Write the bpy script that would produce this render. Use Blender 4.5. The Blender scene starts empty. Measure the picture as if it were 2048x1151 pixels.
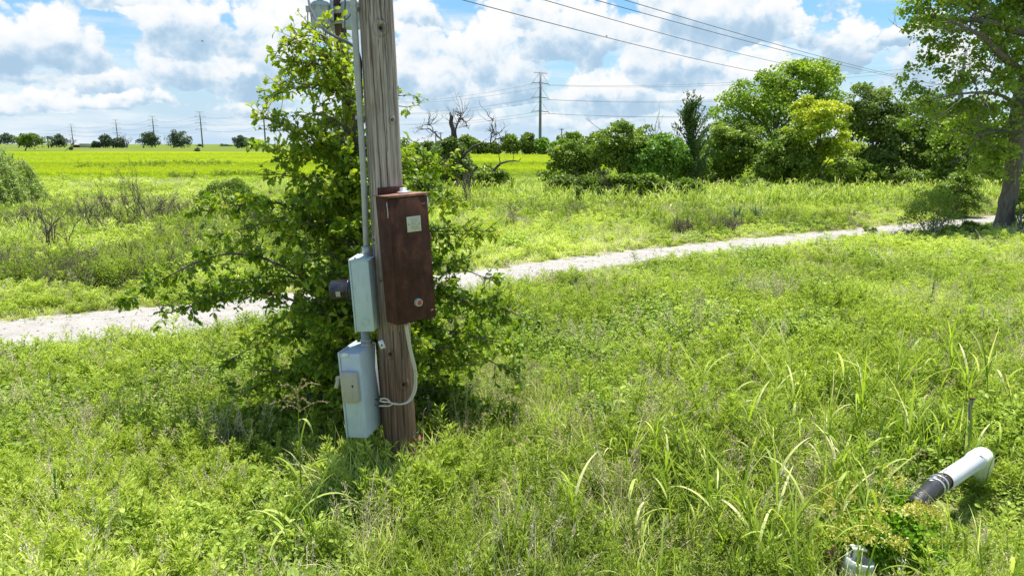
import bpy, bmesh, math, random
import numpy as np
from mathutils import Vector, Matrix
R = math.radians
scene = bpy.context.scene
COL = scene.collection

# ------------------------------------------------------------------ camera
FPX, CU, CV, H, PITCH = 1384.0, 1024.0, 575.5, 3.1, R(11.74)
cam_d = bpy.data.cameras.new('camera'); cam = bpy.data.objects.new('camera', cam_d); COL.objects.link(cam)
cam.location = (0, 0, H); cam.rotation_euler = (R(90) - PITCH, 0, 0)
cam_d.sensor_width = 36; cam_d.lens = FPX / 2048 * 36; cam_d.clip_end = 9000; cam_d.clip_start = .05
scene.camera = cam
CP, SP = math.cos(PITCH), math.sin(PITCH)
def ray(u, v):
    a, b = (u - CU) / FPX, (v - CV) / FPX
    return np.array([a, CP - b * SP, -SP - b * CP])
def P(u, v, Y):                      # world point seen at photo pixel (u,v) at forward distance Y
    d = ray(u, v); return np.array([0, 0, H]) + d * (Y / d[1])
def G(u, v, z=0.):                   # world point seen at photo pixel (u,v) at height z
    d = ray(u, v); return np.array([0, 0, H]) + d * ((z - H) / d[2])

# ------------------------------------------------------------------ render settings
scene.view_settings.view_transform = 'Standard'; scene.view_settings.look = 'None'
scene.view_settings.exposure = 0.75; scene.view_settings.gamma = 1.0
scene.render.engine = 'CYCLES'
cy = scene.cycles
cy.max_bounces = 6; cy.diffuse_bounces = 4; cy.glossy_bounces = 2; cy.transmission_bounces = 4
cy.transparent_max_bounces = 4; cy.use_denoising = True; cy.denoising_prefilter = 'NONE'; cy.use_adaptive_sampling = False; cy.caustics_reflective = False; cy.caustics_refractive = False
cy.sample_clamp_indirect = 4

# ------------------------------------------------------------------ node helpers
class NT:
    def __init__(s, nt): s.nt = nt; s.n = nt.nodes; s.l = nt.links
    def new(s, t, **kw):
        n = s.n.new(t)
        for k, v in kw.items(): setattr(n, k, v)
        return n
    def put(s, sock, v):
        if v is None: return
        if isinstance(v, bpy.types.NodeSocket): s.l.new(v, sock)
        else: sock.default_value = v
    def math(s, op, a, b=None, c=None, clamp=False):
        n = s.new('ShaderNodeMath', operation=op, use_clamp=clamp)
        for i, v in enumerate((a, b, c)): s.put(n.inputs[i], v)
        return n.outputs[0]
    def vmath(s, op, a, b=None):
        n = s.new('ShaderNodeVectorMath', operation=op); s.put(n.inputs[0], a); s.put(n.inputs[1], b)
        return n.outputs[0]
    def sm(s, v, a, b, lo=0., hi=1.):
        n = s.new('ShaderNodeMapRange', interpolation_type='SMOOTHSTEP')
        for i, x in enumerate((v, a, b, lo, hi)): s.put(n.inputs[i], x)
        return n.outputs[0]
    def mix(s, f, a, b, blend='MIX'):
        n = s.new('ShaderNodeMix', data_type='RGBA', blend_type=blend)
        s.put(n.inputs[0], f)
        for i, v in ((6, a), (7, b)):
            if isinstance(v, tuple) and len(v) == 3: v = (*v, 1)
            s.put(n.inputs[i], v)
        return n.outputs[2]
    def noise(s, vec, scale, detail=3, rough=.55, dist=0.):
        n = s.new('ShaderNodeTexNoise'); s.put(n.inputs['Vector'], vec)
        n.inputs['Scale'].default_value = scale; n.inputs['Detail'].default_value = detail
        n.inputs['Roughness'].default_value = rough; n.inputs['Distortion'].default_value = dist
        return n.outputs['Fac']
    def ramp(s, f, stops):
        n = s.new('ShaderNodeValToRGB'); s.put(n.inputs[0], f); e = n.color_ramp.elements
        while len(e) < len(stops): e.new(.5)
        for x, (p, c) in zip(e, stops): x.position = p; x.color = (*c, 1)
        return n.outputs[0]
    def coord(s, kind='Object', scale=(1, 1, 1)):
        t = s.new('ShaderNodeTexCoord').outputs[kind]
        if scale == (1, 1, 1): return t
        m = s.new('ShaderNodeMapping'); s.l.new(t, m.inputs[0]); m.inputs['Scale'].default_value = scale
        return m.outputs[0]
    def attr(s, name, kind='GEOMETRY'):
        return s.new('ShaderNodeAttribute', attribute_name=name, attribute_type=kind).outputs['Fac']

# ------------------------------------------------------------------ sun and sky
SUN = Vector((.10, .21, .95)).normalized()
sd = bpy.data.lights.new('sun', 'SUN'); sun = bpy.data.objects.new('sun', sd); COL.objects.link(sun)
sd.energy = 5.0; sd.angle = R(.53); sd.color = (1, .955, .88)
sun.rotation_euler = SUN.to_track_quat('Z', 'Y').to_euler(); sun.location = (-20, 15, 60)

def make_world():
    w = bpy.data.worlds.new('World'); scene.world = w; w.use_nodes = True
    t = NT(w.node_tree); t.n.clear()
    out = t.new('ShaderNodeOutputWorld')
    sky = t.new('ShaderNodeTexSky', sky_type='NISHITA', sun_disc=False)
    sky.sun_elevation = math.asin(SUN.z); sky.sun_rotation = math.atan2(SUN.x, SUN.y)
    sky.air_density = 1.2; sky.dust_density = .6; sky.ozone_density = 2.5
    skyc = t.mix(1.0, sky.outputs[0], (.66, .94, 1.14), 'MULTIPLY')
    bg1 = t.new('ShaderNodeBackground'); t.l.new(skyc, bg1.inputs[0]); bg1.inputs[1].default_value = .084
    d = t.new('ShaderNodeTexCoord').outputs['Generated']
    sp = t.new('ShaderNodeSeparateXYZ'); t.l.new(d, sp.inputs[0])
    az0 = t.math('ARCTAN2', sp.outputs[0], sp.outputs[1])
    az = t.math('WRAP', az0, .80, -.80)
    el = t.math('ARCSINE', sp.outputs[2])
    def vec(dx=0., dy=0., sy=1.1):
        c = t.new('ShaderNodeCombineXYZ')
        t.put(c.inputs[0], t.math('ADD', az0, dx)); t.put(c.inputs[1], t.math('MULTIPLY', t.math('ADD', el, dy), sy)); return c.outputs[0]
    def billow(v, sc):
        n = t.new('ShaderNodeTexVoronoi', feature='SMOOTH_F1', voronoi_dimensions='2D', normalize=True); t.l.new(v, n.inputs['Vector'])
        for k, x in (('Scale', sc), ('Detail', 3.0), ('Roughness', .52), ('Lacunarity', 2.3), ('Smoothness', .35), ('Randomness', 1.)): n.inputs[k].default_value = x
        return n.outputs['Distance']
    def warp(dx=0., dy=0.):
        v = vec(dx, dy, 1.0); w = t.new('ShaderNodeTexNoise'); t.l.new(v, w.inputs['Vector']); w.inputs['Scale'].default_value = 14; w.inputs['Detail'].default_value = 4
        return t.vmath('ADD', v, t.vmath('MULTIPLY', t.vmath('SUBTRACT', w.outputs['Color'], (.5, .5, .5)), (.05, .05, .0)))
    big1 = t.noise(vec(0, 0, .95), 10, 6, .58)
    bl = billow(warp(), 15.); blb = billow(warp(-.006, .016), 15.)      # the same billows seen a little towards the sun
    n1 = t.math('ADD', t.math('MULTIPLY', big1, .62), t.math('MULTIPLY', t.math('SUBTRACT', .74, bl), .80))
    n2 = t.noise(vec(3.1, 1.7, 2.2), 5.0, 4, .55)
    fine = t.noise(vec(1.3, .4, 1.3), 40, 5, .62)
    clouds = [(64,120,112,100,1.),(372,92,112,110,1.),(372,168,118,76,1.),(558,150,92,150,.75),(225,172,66,34,.8),(682,70,60,90,.8),
              (852,160,66,130,.95),(985,175,120,140,.85),(1185,98,135,100,1.),(1335,152,140,86,.9),(1392,72,118,118,1.),
              (1690,108,66,78,1.),(1795,84,56,30,.75),(930,205,130,50,.7),(1240,215,110,62,.75),(1420,215,100,60,.7),(1545,66,70,60,.9),
              (120,165,90,44,.5),(1500,170,110,60,.8),(700,190,120,40,.6),(1080,30,70,50,.6),(250,215,110,22,.35),(560,222,100,22,.3),
              (1905,150,90,90,.8),(60,215,90,22,.35),(1100,250,160,22,.3),(860,30,60,50,.7), (300,6,80,34,.6),
              (200,-120,220,140,.9),(700,-160,240,140,.9),(1300,-190,260,150,.9),(1850,-150,200,140,.9)]
    cov = None; ws = None; ts = None
    wn = t.new('ShaderNodeTexNoise'); t.l.new(vec(5.1, 2.2, 1.5), wn.inputs['Vector']); wn.inputs['Scale'].default_value = 11; wn.inputs['Detail'].default_value = 5; wn.inputs['Roughness'].default_value = .6
    ws3 = t.new('ShaderNodeSeparateColor'); t.l.new(wn.outputs['Color'], ws3.inputs[0])
    azw = t.math('ADD', az, t.math('MULTIPLY', t.math('SUBTRACT', ws3.outputs[0], .5), .16))
    elw = t.math('ADD', el, t.math('MULTIPLY', t.math('SUBTRACT', ws3.outputs[1], .5), .075))
    for (u, v, wpx, hpx, k) in clouds:
        r = ray(u, v); r /= np.linalg.norm(r); ac, eb = math.atan2(r[0], r[1]), math.asin(r[2])
        sc = 1 / (FPX * (1 + math.tan(ac) ** 2) ** .5)
        w_, h_ = wpx * sc * 1.04, hpx * sc * 1.22
        x = t.math('DIVIDE', t.math('SUBTRACT', azw, ac), w_)
        y = t.math('DIVIDE', t.math('SUBTRACT', elw, eb), h_)
        yy = t.math('MAXIMUM', y, t.math('MULTIPLY', y, -3.2))
        q = t.math('ADD', t.math('MULTIPLY', x, x), t.math('MULTIPLY', yy, yy))
        dn = t.math('MULTIPLY', t.math('SUBTRACT', 1.0, q), k)
        dn = t.math('MAXIMUM', dn, -1.0)
        wt = t.math('POWER', t.math('ADD', t.math('MULTIPLY', dn, .5), .5), 14.0)
        cov = dn if cov is None else t.math('MAXIMUM', cov, dn)
        ws = wt if ws is None else t.math('ADD', ws, wt)
        ty = t.math('MULTIPLY', wt, y)
        ts = ty if ts is None else t.math('ADD', ts, ty)
    rel = t.math('DIVIDE', ts, t.math('ADD', ws, 1e-4))            # height inside the cloud
    nn = t.math('ADD', t.math('MULTIPLY', t.math('SUBTRACT', n1, .5), 3.8), t.math('MULTIPLY', t.math('SUBTRACT', fine, .5), .6))
    dens = t.math('ADD', cov, nn)
    alpha = t.sm(dens, .46, .90)
    bump = t.math('MULTIPLY', t.math('SUBTRACT', blb, bl), 2.8)
    lit = t.math('ADD', t.math('ADD', t.math('MULTIPLY', t.math('SUBTRACT', rel, .22), 1.5), bump), t.math('MULTIPLY', t.math('SUBTRACT', n2, .5), 1.0))
    lit = t.math('ADD', lit, t.math('MULTIPLY', t.math('SUBTRACT', .75, dens), .34))
    litc = t.sm(lit, -1.05, .62)
    ccol = t.ramp(litc, [(0, (.42, .60, .78)), (.30, (.60, .75, .89)), (.60, (.84, .91, .97)), (1, (1.0, 1.0, 1.0))])
    # thin high veil and the milky layer above the horizon
    vs = t.noise(vec(.7, .2, 5.0), 6.0, 6, .6, .3)
    hz = t.sm(el, .02, .20, 1., 0.)
    veil = t.math('MULTIPLY', t.sm(t.math('ADD', vs, t.math('MULTIPLY', hz, .25)), .40, .80), .62)
    veil = t.math('MAXIMUM', veil, t.sm(el, .0, .16, .93, 0.), clamp=True)
    vcol = t.ramp(t.sm(vs, .35, .68), [(0, (.56, .72, .90)), (.5, (.72, .83, .95)), (1, (.90, .94, 1.0))])
    bgv = t.new('ShaderNodeBackground'); t.l.new(vcol, bgv.inputs[0]); bgv.inputs[1].default_value = .63
    bgc = t.new('ShaderNodeBackground'); t.l.new(ccol, bgc.inputs[0]); bgc.inputs[1].default_value = .605
    m1 = t.new('ShaderNodeMixShader'); t.l.new(veil, m1.inputs[0]); t.l.new(bg1.outputs[0], m1.inputs[1]); t.l.new(bgv.outputs[0], m1.inputs[2])
    fade = t.sm(el, .0, .07, .55, 1.)
    m2 = t.new('ShaderNodeMixShader'); t.l.new(t.math('MULTIPLY', alpha, fade), m2.inputs[0]); t.l.new(m1.outputs[0], m2.inputs[1]); t.l.new(bgc.outputs[0], m2.inputs[2])
    t.l.new(m2.outputs[0], out.inputs[0])
    w.cycles.sampling_method = 'MANUAL'; w.cycles.sample_map_resolution = 512
make_world()

# ------------------------------------------------------------------ mesh helpers
def nrm(a): return a / (np.linalg.norm(a, axis=-1, keepdims=True) + 1e-9)
class MB:
    def __init__(s): s.v = []; s.f = []; s.t = []; s.nv = 0
    def add(s, v, f, tint=0.5):
        v = np.asarray(v, float).reshape(-1, 3)
        for ff in (f if isinstance(f, list) else [f]): s.f.append(np.asarray(ff, np.int64) + s.nv)
        s.v.append(v); s.t.append(np.full(len(v), tint) if np.isscalar(tint) else np.asarray(tint, float)); s.nv += len(v)
        return s
    def build(s, name, mat, parent=None, origin=(0, 0, 0), smooth=True, link=True):
        me = bpy.data.meshes.new(name); o0 = np.asarray(origin, float)
        v = np.concatenate(s.v) - o0 if s.v else np.zeros((0, 3))
        me.vertices.add(len(v)); me.vertices.foreach_set('co', v.astype(np.float32).ravel())
        if s.f:
            loops = np.concatenate([f.ravel() for f in s.f]).astype(np.int32)
            tot = np.concatenate([np.full(len(f), f.shape[1]) for f in s.f]).astype(np.int32)
            me.loops.add(len(loops)); me.loops.foreach_set('vertex_index', loops)
            me.polygons.add(len(tot)); me.polygons.foreach_set('loop_start', (np.cumsum(tot) - tot).astype(np.int32))
            me.polygons.foreach_set('use_smooth', np.full(len(tot), smooth))
        a = me.attributes.new('tint', 'FLOAT', 'POINT'); a.data.foreach_set('value', np.concatenate(s.t).astype(np.float32))
        me.update(calc_edges=True); me.validate()
        if mat: me.materials.append(mat)
        o = bpy.data.objects.new(name, me)
        if link: COL.objects.link(o)
        if parent: o.parent = parent
        else: o.location = origin
        return o
def tag(o, label, cat, group=None, kind=None):
    o['label'] = label; o['category'] = cat
    if group: o['group'] = group
    if kind: o['kind'] = kind
    return o
def empty(name, loc, label, cat, group=None):
    o = bpy.data.objects.new(name, None); COL.objects.link(o); o.location = loc; o.empty_display_size = .2
    return tag(o, label, cat, group)

def tube(mb, pts, rad, k=8, tint=.5, cap=True):
    p = np.asarray(pts, float); n = len(p); rad = np.broadcast_to(np.asarray(rad, float), (n,))
    tg = nrm(np.gradient(p, axis=0))
    ref = np.array([0, 0, 1.]) if abs(tg[0][2]) < .9 else np.array([1., 0, 0])
    a = nrm(np.cross(tg[0], ref)); fr = []
    for i in range(n):
        a = a - tg[i] * np.dot(a, tg[i]); a = nrm(a); fr.append((a, np.cross(tg[i], a)))
    th = np.arange(k) / k * 2 * np.pi; c, s_ = np.cos(th)[:, None], np.sin(th)[:, None]
    v = np.concatenate([p[i] + rad[i] * (c * fr[i][0] + s_ * fr[i][1]) for i in range(n)])
    i, j = np.meshgrid(np.arange(n - 1), np.arange(k), indexing='ij'); i, j = i.ravel(), j.ravel(); j2 = (j + 1) % k
    f = [np.stack([i * k + j, i * k + j2, (i + 1) * k + j2, (i + 1) * k + j], 1)]
    if cap: f += [np.arange(k)[::-1][None], (np.arange(k) + (n - 1) * k)[None]]
    mb.add(v, f, tint)
def spline(pts, n):
    p = np.asarray(pts, float); q = np.vstack([2 * p[0] - p[1], p, 2 * p[-1] - p[-2]]); out = []
    for t in np.linspace(0, len(p) - 1 - 1e-6, n):
        i = int(t); x = t - i; a, b, c, d = q[i:i + 4]
        out.append(.5 * (2 * b + (c - a) * x + (2 * a - 5 * b + 4 * c - d) * x * x + (3 * b - a - 3 * c + d) * x ** 3))
    return np.array(out)
# leaf templates: x width, y length, z fold
L4 = (np.array([[0, 0, 0], [.5, .5, .12], [0, 1, -.05], [-.5, .5, .12]]), np.array([[0, 1, 2], [0, 2, 3]]))
L6 = (np.array([[0, 0, 0], [.34, .25, .06], [.46, .5, .07], [.25, .8, .0], [0, 1, -.14], [-.25, .8, 0], [-.46, .5, .07], [-.34, .25, .06], [0, .45, -.04]]),
      np.array([[8, 0, 1], [8, 1, 2], [8, 2, 3], [8, 3, 4], [8, 4, 5], [8, 5, 6], [8, 6, 7], [8, 7, 0]]))
def oak_leaf():
    t = [0, .14, .27, .36, .47, .58, .68, .80, .90, 1]; w = [.015, .10, .26, .14, .40, .20, .46, .30, .22, 0.03]
    v = []; f = []
    for a, b in zip(t, w):
        dz = -.5 * (a - .4) ** 2
        v += [(-b, a, dz + .16 * b), (0, a, dz), (b, a, dz + .16 * b)]
    for i in range(len(t) - 1):
        f += [(3 * i, 3 * i + 1, 3 * i + 4, 3 * i + 3), (3 * i + 1, 3 * i + 2, 3 * i + 5, 3 * i + 4)]
    return np.array(v, float), np.array(f)
OAK = oak_leaf()
def leaves(mb, tmpl, pos, d, up, length, width, tint):
    tv, tf = tmpl; n = len(pos)
    if n == 0: return
    y = nrm(d); z = up - y * np.sum(up * y, 1, keepdims=True); z = nrm(z); x = np.cross(y, z)
    L = np.broadcast_to(length, (n,))[:, None, None]; W = np.broadcast_to(width, (n,))[:, None, None]
    v = pos[:, None] + W * tv[None, :, 0:1] * x[:, None] + L * (tv[None, :, 1:2] * y[:, None] + tv[None, :, 2:3] * z[:, None])
    k = len(tv); f = tf[None] + (np.arange(n) * k)[:, None, None]
    mb.add(v.reshape(-1, 3), f.reshape(-1, tf.shape[1]), np.repeat(np.broadcast_to(tint, (n,)), k))
def blades(mb, pos, az, L, th0, th1, w, tint, nseg=5, pw=1.5, fold=0.):
    n = len(pos); p = np.array(pos, float); s = np.linspace(0, 1, nseg + 1)
    dirh = np.stack([np.cos(az), np.sin(az), np.zeros(n)], 1); side = np.stack([-np.sin(az), np.cos(az), np.zeros(n)], 1)
    L = np.broadcast_to(L, (n,)); w = np.broadcast_to(w, (n,)); rows = []
    for i, si in enumerate(s):
        th = th0 + th1 * si ** pw
        if i: p = p + (L / nseg)[:, None] * (np.sin(th)[:, None] * dirh + np.cos(th)[:, None] * np.array([0, 0, 1.]))
        ww = w * (1 - si ** 2.2) * (.55 + .45 * min(1, si * 5)) + w * .02
        rows += [p - side * ww[:, None] * .5, p + side * ww[:, None] * .5]
    v = np.stack(rows, 1); k = 2 * (nseg + 1)
    tf = np.array([[2 * i, 2 * i + 1, 2 * i + 3, 2 * i + 2] for i in range(nseg)])
    f = tf[None] + (np.arange(n) * k)[:, None, None]
    mb.add(v.reshape(-1, 3), f.reshape(-1, 4), np.repeat(np.broadcast_to(tint, (n,)), k))
def rdir(rng, n): return nrm(rng.normal(size=(n, 3)))
# boxes with rounded edges
def bm_to(mb, bm, M=None, tint=.5):
    bm.verts.ensure_lookup_table(); v = np.array([(M @ x.co if M else x.co)[:] for x in bm.verts])
    bm.verts.index_update(); fs = {}
    for f in bm.faces: fs.setdefault(len(f.verts), []).append([x.index for x in f.verts])
    mb.add(v, [np.array(q) for q in fs.values()], tint); bm.free()
def rbox(mb, c, size, bev=.006, M=None, seg=2, tint=.5):
    bm = bmesh.new(); bmesh.ops.create_cube(bm, size=1)
    for v in bm.verts: v.co = Vector((v.co.x * size[0] + c[0], v.co.y * size[1] + c[1], v.co.z * size[2] + c[2]))
    if bev: bmesh.ops.bevel(bm, geom=bm.edges[:], offset=min(bev, min(size) * .45), segments=seg, affect='EDGES', profile=.5)
    bm_to(mb, bm, M, tint)
def lathe(mb, prof, k=32, M=None, tint=.5):     # profile of (r, z) about the local z axis
    prof = np.array(prof, float); n = len(prof); th = np.arange(k) / k * 2 * np.pi
    v = np.stack([prof[:, None, 0] * np.cos(th), prof[:, None, 0] * np.sin(th), np.repeat(prof[:, 1:2], k, 1)], -1).reshape(-1, 3)
    if M is not None:
        A = np.array(M); v = v @ A[:3, :3].T + A[:3, 3]
    i, j = np.meshgrid(np.arange(n - 1), np.arange(k), indexing='ij'); i, j = i.ravel(), j.ravel(); j2 = (j + 1) % k
    mb.add(v, np.stack([i * k + j, i * k + j2, (i + 1) * k + j2, (i + 1) * k + j], 1), tint)
def frame_to(loc, zaxis, xhint=(0, 0, 1)):
    z = Vector(zaxis).normalized(); x = Vector(xhint); x = (x - z * x.dot(z)).normalized(); y = z.cross(x)
    M = Matrix((x, y, z)).transposed().to_4x4(); M.translation = Vector(loc); return M
_ng = np.random.default_rng(5).random((256, 256))
def vnoise(x, y):
    xi, yi = np.floor(x).astype(int), np.floor(y).astype(int); fx, fy = x - xi, y - yi
    fx, fy = fx * fx * (3 - 2 * fx), fy * fy * (3 - 2 * fy); g = lambda a, b: _ng[a % 256, b % 256]
    return (g(xi, yi) * (1 - fx) + g(xi + 1, yi) * fx) * (1 - fy) + (g(xi, yi + 1) * (1 - fx) + g(xi + 1, yi + 1) * fx) * fy
def fbm(x, y, o=3):
    r = 0; a = .5; s = 0
    for i in range(o): r = r + a * vnoise(x + 17.3 * i, y + 9.1 * i); s += a; x = x * 2.1; y = y * 2.1; a *= .55
    return r / s

# ------------------------------------------------------------------ materials
def new_mat(name):
    m = bpy.data.materials.new(name); m.use_nodes = True; t = NT(m.node_tree)
    b = t.n['Principled BSDF']; return m, t, b
def leaf_mat(name, cols, trans=.38, rough=.5, inst=False, spec=.35, tcol=(1.15, 1.25, .5)):
    m, t, b = new_mat(name)
    f = t.attr('tint')
    if inst: f = t.math('ADD', f, t.math('SUBTRACT', t.attr('itint', 'INSTANCER'), .5), clamp=True)
    n = len(cols); c = t.ramp(f, [(i / (n - 1), q) for i, q in enumerate(cols)])
    t.l.new(c, b.inputs['Base Color']); b.inputs['Roughness'].default_value = rough; b.inputs['Specular IOR Level'].default_value = spec
    tr = t.new('ShaderNodeBsdfTranslucent'); t.l.new(t.mix(1., c, tcol, 'MULTIPLY'), tr.inputs[0])
    mx = t.new('ShaderNodeMixShader'); mx.inputs[0].default_value = trans
    t.l.new(b.outputs[0], mx.inputs[1]); t.l.new(tr.outputs[0], mx.inputs[2]); t.l.new(mx.outputs[0], t.n['Material Output'].inputs[0])
    return m
def bark_mat(name, c1, c2, sc=(18, 18, 4), bump=.5):
    m, t, b = new_mat(name); co = t.coord('Object', sc); n = t.noise(co, 1.6, 5, .65)
    t.l.new(t.ramp(n, [(.3, c1), (.7, c2)]), b.inputs['Base Color']); b.inputs['Roughness'].default_value = .9
    bp = t.new('ShaderNodeBump'); bp.inputs['Strength'].default_value = bump; bp.inputs['Distance'].default_value = .03
    t.l.new(n, bp.inputs['Height']); t.l.new(bp.outputs[0], b.inputs['Normal']); return m
def paint_mat(name, col, rough=.45, metal=0., var=.12, dirt=(.2, .17, .13), damt=.3, sc=6, bump=.015):
    m, t, b = new_mat(name); co = t.coord('Object'); n = t.noise(co, sc, 5, .6); n2 = t.noise(t.coord('Object', (14, 14, 2.5)), 3, 5, .65)
    c = t.mix(t.sm(n, .3, .75), tuple(x * (1 - var) for x in col), tuple(min(1, x * (1 + var)) for x in col))
    c = t.mix(t.math('MULTIPLY', t.sm(n2, .52, .78), damt), c, dirt)
    t.l.new(c, b.inputs['Base Color']); b.inputs['Metallic'].default_value = metal
    t.l.new(t.math('ADD', rough - .08, t.math('MULTIPLY', n, .16)), b.inputs['Roughness'])
    bp = t.new('ShaderNodeBump'); bp.inputs['Strength'].default_value = bump; bp.inputs['Distance'].default_value = .01
    t.l.new(t.noise(co, sc * 14, 3), bp.inputs['Height']); t.l.new(bp.outputs[0], b.inputs['Normal']); return m
def rust_mat(name, c0=(.032, .014, .010), c1=(.076, .031, .021), c2=(.155, .065, .037)):
    m, t, b = new_mat(name); co = t.coord('Object')
    n = t.noise(co, 5, 6, .65); n2 = t.noise(t.coord('Object', (1, 1, .35)), 16, 6, .7); n3 = t.noise(co, 120, 3, .6)
    c = t.ramp(t.math('ADD', t.math('MULTIPLY', n, .55), t.math('MULTIPLY', n2, .45)), [(.36, c0), (.52, c1), (.66, c2)])
    c = t.mix(t.math('MULTIPLY', t.sm(n3, .55, .72), .45), c, tuple(x * 2.2 for x in c1))
    st = t.noise(t.coord('Object', (26, 26, .7)), 1., 4, .6); c = t.mix(t.math('MULTIPLY', t.sm(st, .56, .74), .10), c, tuple(x * 1.15 for x in c2)); c = t.mix(t.math('MULTIPLY', t.sm(st, .44, .28), .14), c, tuple(x * .6 for x in c0))
    t.l.new(c, b.inputs['Base Color']); b.inputs['Roughness'].default_value = .78; b.inputs['Specular IOR Level'].default_value = .25
    bp = t.new('ShaderNodeBump'); bp.inputs['Strength'].default_value = .35; bp.inputs['Distance'].default_value = .004
    t.l.new(n3, bp.inputs['Height']); t.l.new(bp.outputs[0], b.inputs['Normal']); return m
M = {}
M['weed'] = leaf_mat('weed leaf', [(.16, .225, .040), (.43, .52, .095), (.74, .78, .26)], .46, .55, True)
M['grass'] = leaf_mat('grass blade', [(.17, .235, .042), (.49, .57, .12), (.84, .83, .46)], .47, .5, True)
M['broad'] = leaf_mat('broad leaf', [(.13, .21, .035), (.32, .44, .07), (.54, .63, .15)], .42, .62, True, .2)
M['dry'] = leaf_mat('dry grass', [(.52, .44, .27), (.70, .62, .42), (.82, .78, .58)], .25, .7, True, .2, (1, .95, .75))
M['johnson'] = leaf_mat('tall grass', [(.17, .27, .025), (.44, .55, .065), (.76, .74, .36)], .44, .45, True)
M['oak'] = leaf_mat('oak leaf', [(.07, .135, .014), (.165, .275, .02), (.36, .46, .035), (.52, .50, .07)], .44, .45, False, .3)
M['oakbark'] = bark_mat('oak bark', (.07, .055, .042), (.22, .19, .15))
M['bark'] = bark_mat('grey bark', (.08, .065, .05), (.22, .19, .15), (10, 10, 2.5))
M['dead'] = bark_mat('dead wood', (.10, .08, .065), (.30, .27, .23), (14, 14, 3))
M['snag'] = bark_mat('charred dead wood', (.03, .024, .02), (.115, .097, .083), (14, 14, 3))
M['twig'] = bark_mat('dry twig', (.06, .045, .035), (.17, .14, .11), (14, 14, 3))
def tree_mat(n, a, b, c, trans=.3): return leaf_mat(n, [a, b, c], trans, .45, False, .45)
M['t_mid'] = tree_mat('mid green leaf', (.085, .14, .020), (.20, .30, .034), (.38, .47, .07))
M['t_bright'] = tree_mat('bright green leaf', (.09, .18, .026), (.20, .36, .045), (.36, .50, .09))
M['t_dark'] = tree_mat('dark green leaf', (.085, .14, .028), (.19, .27, .055), (.33, .41, .11), .34)
M['t_yellow'] = tree_mat('yellow green leaf', (.10, .17, .016), (.30, .41, .026), (.62, .64, .055))
M['t_cotton'] = tree_mat('cottonwood leaf', (.11, .18, .022), (.25, .37, .04), (.48, .55, .10), .46)
M['t_willow'] = tree_mat('willow leaf', (.24, .32, .10), (.42, .50, .18), (.60, .66, .34), .42)
M['t_far_hazed'] = tree_mat('hazed far oak leaf', (.075, .115, .07), (.12, .175, .10), (.18, .245, .12), .2)  # distance haze is put into this leaf colour as a bluish tint
M['juniper'] = tree_mat('juniper leaf', (.04, .09, .022), (.10, .18, .04), (.19, .28, .07), .25)
M['broad1'] = leaf_mat('shrub leaf', [(.09, .20, .015), (.20, .38, .02), (.36, .50, .04)], .38, .42)
M['johnson1'] = leaf_mat('single grass blade', [(.16, .27, .022), (.36, .48, .045), (.56, .60, .20)], .42, .45)
M['dry1'] = leaf_mat('seed plume', [(.22, .10, .07), (.46, .36, .24), (.60, .52, .36)], .25, .7)
M['yucca'] = leaf_mat('yucca blade', [(.05, .09, .06), (.10, .16, .11), (.18, .25, .18)], .1, .45)
M['flower'] = leaf_mat('yellow flower', [(.42, .40, .05), (.62, .58, .14), (.78, .74, .32)], .3, .6)
M['red'] = leaf_mat('red leaf', [(.16, .03, .015), (.30, .06, .035), (.42, .14, .08)], .35, .5)
M['grey'] = paint_mat('grey blue enamel', (.54, .62, .67), .42, .0, .07, (.20, .20, .18), .28)
M['greyd'] = paint_mat('aged grey enamel', (.53, .63, .64), .48, .0, .07, (.22, .2, .16), .25)
M['steel'] = paint_mat('galvanised steel', (.42, .44, .43), .5, .35, .15, (.25, .2, .15), .4)
M['zinc'] = paint_mat('bright zinc', (.62, .64, .65), .35, .6, .1, (.3, .28, .25), .2)
M['beige'] = paint_mat('beige plastic', (.46, .43, .35), .45, 0, .06, (.25, .2, .14), .3)
M['cream'] = paint_mat('cream insulation', (.66, .60, .47), .5, 0, .08, (.35, .3, .2), .35)
M['white'] = paint_mat('white pvc', (.86, .86, .85), .32, 0, .03, (.34, .31, .25), .38)
M['label'] = paint_mat('pale label', (.60, .60, .44), .5, 0, .05, (.35, .28, .15), .3)
M['ink'] = paint_mat('faded print', (.34, .35, .27), .6, 0, .1)
M['sticker'] = paint_mat('white sticker', (.8, .8, .8), .5, 0, .03, damt=.15)
M['black'] = paint_mat('black rubber', (.022, .022, .024), .5, 0, .2, (.12, .1, .08), .4)
M['glass'] = paint_mat('dark meter cover', (.025, .025, .032), .16, 0, .2, (.12, .11, .1), .3)
M['rust'] = rust_mat('rusted sheet')
M['rustl'] = rust_mat('pale rust', (.10, .05, .035), (.26, .13, .085), (.42, .27, .20))  # paler rust colours for the roof and small fittings
M['redplastic'] = paint_mat('red plastic', (.55, .05, .04), .4, 0)
M['tower'] = paint_mat('weathering steel', (.17, .185, .20), .6, 0, .1)
M['wire'] = paint_mat('aluminium wire', (.15, .15, .16), .5, 0, .1)
M['porcelain'] = paint_mat('grey porcelain', (.33, .40, .47), .25, 0, .05)
M['can'] = paint_mat('transformer enamel', (.40, .47, .47), .45, 0, .06, (.2, .18, .15), .35)
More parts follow.
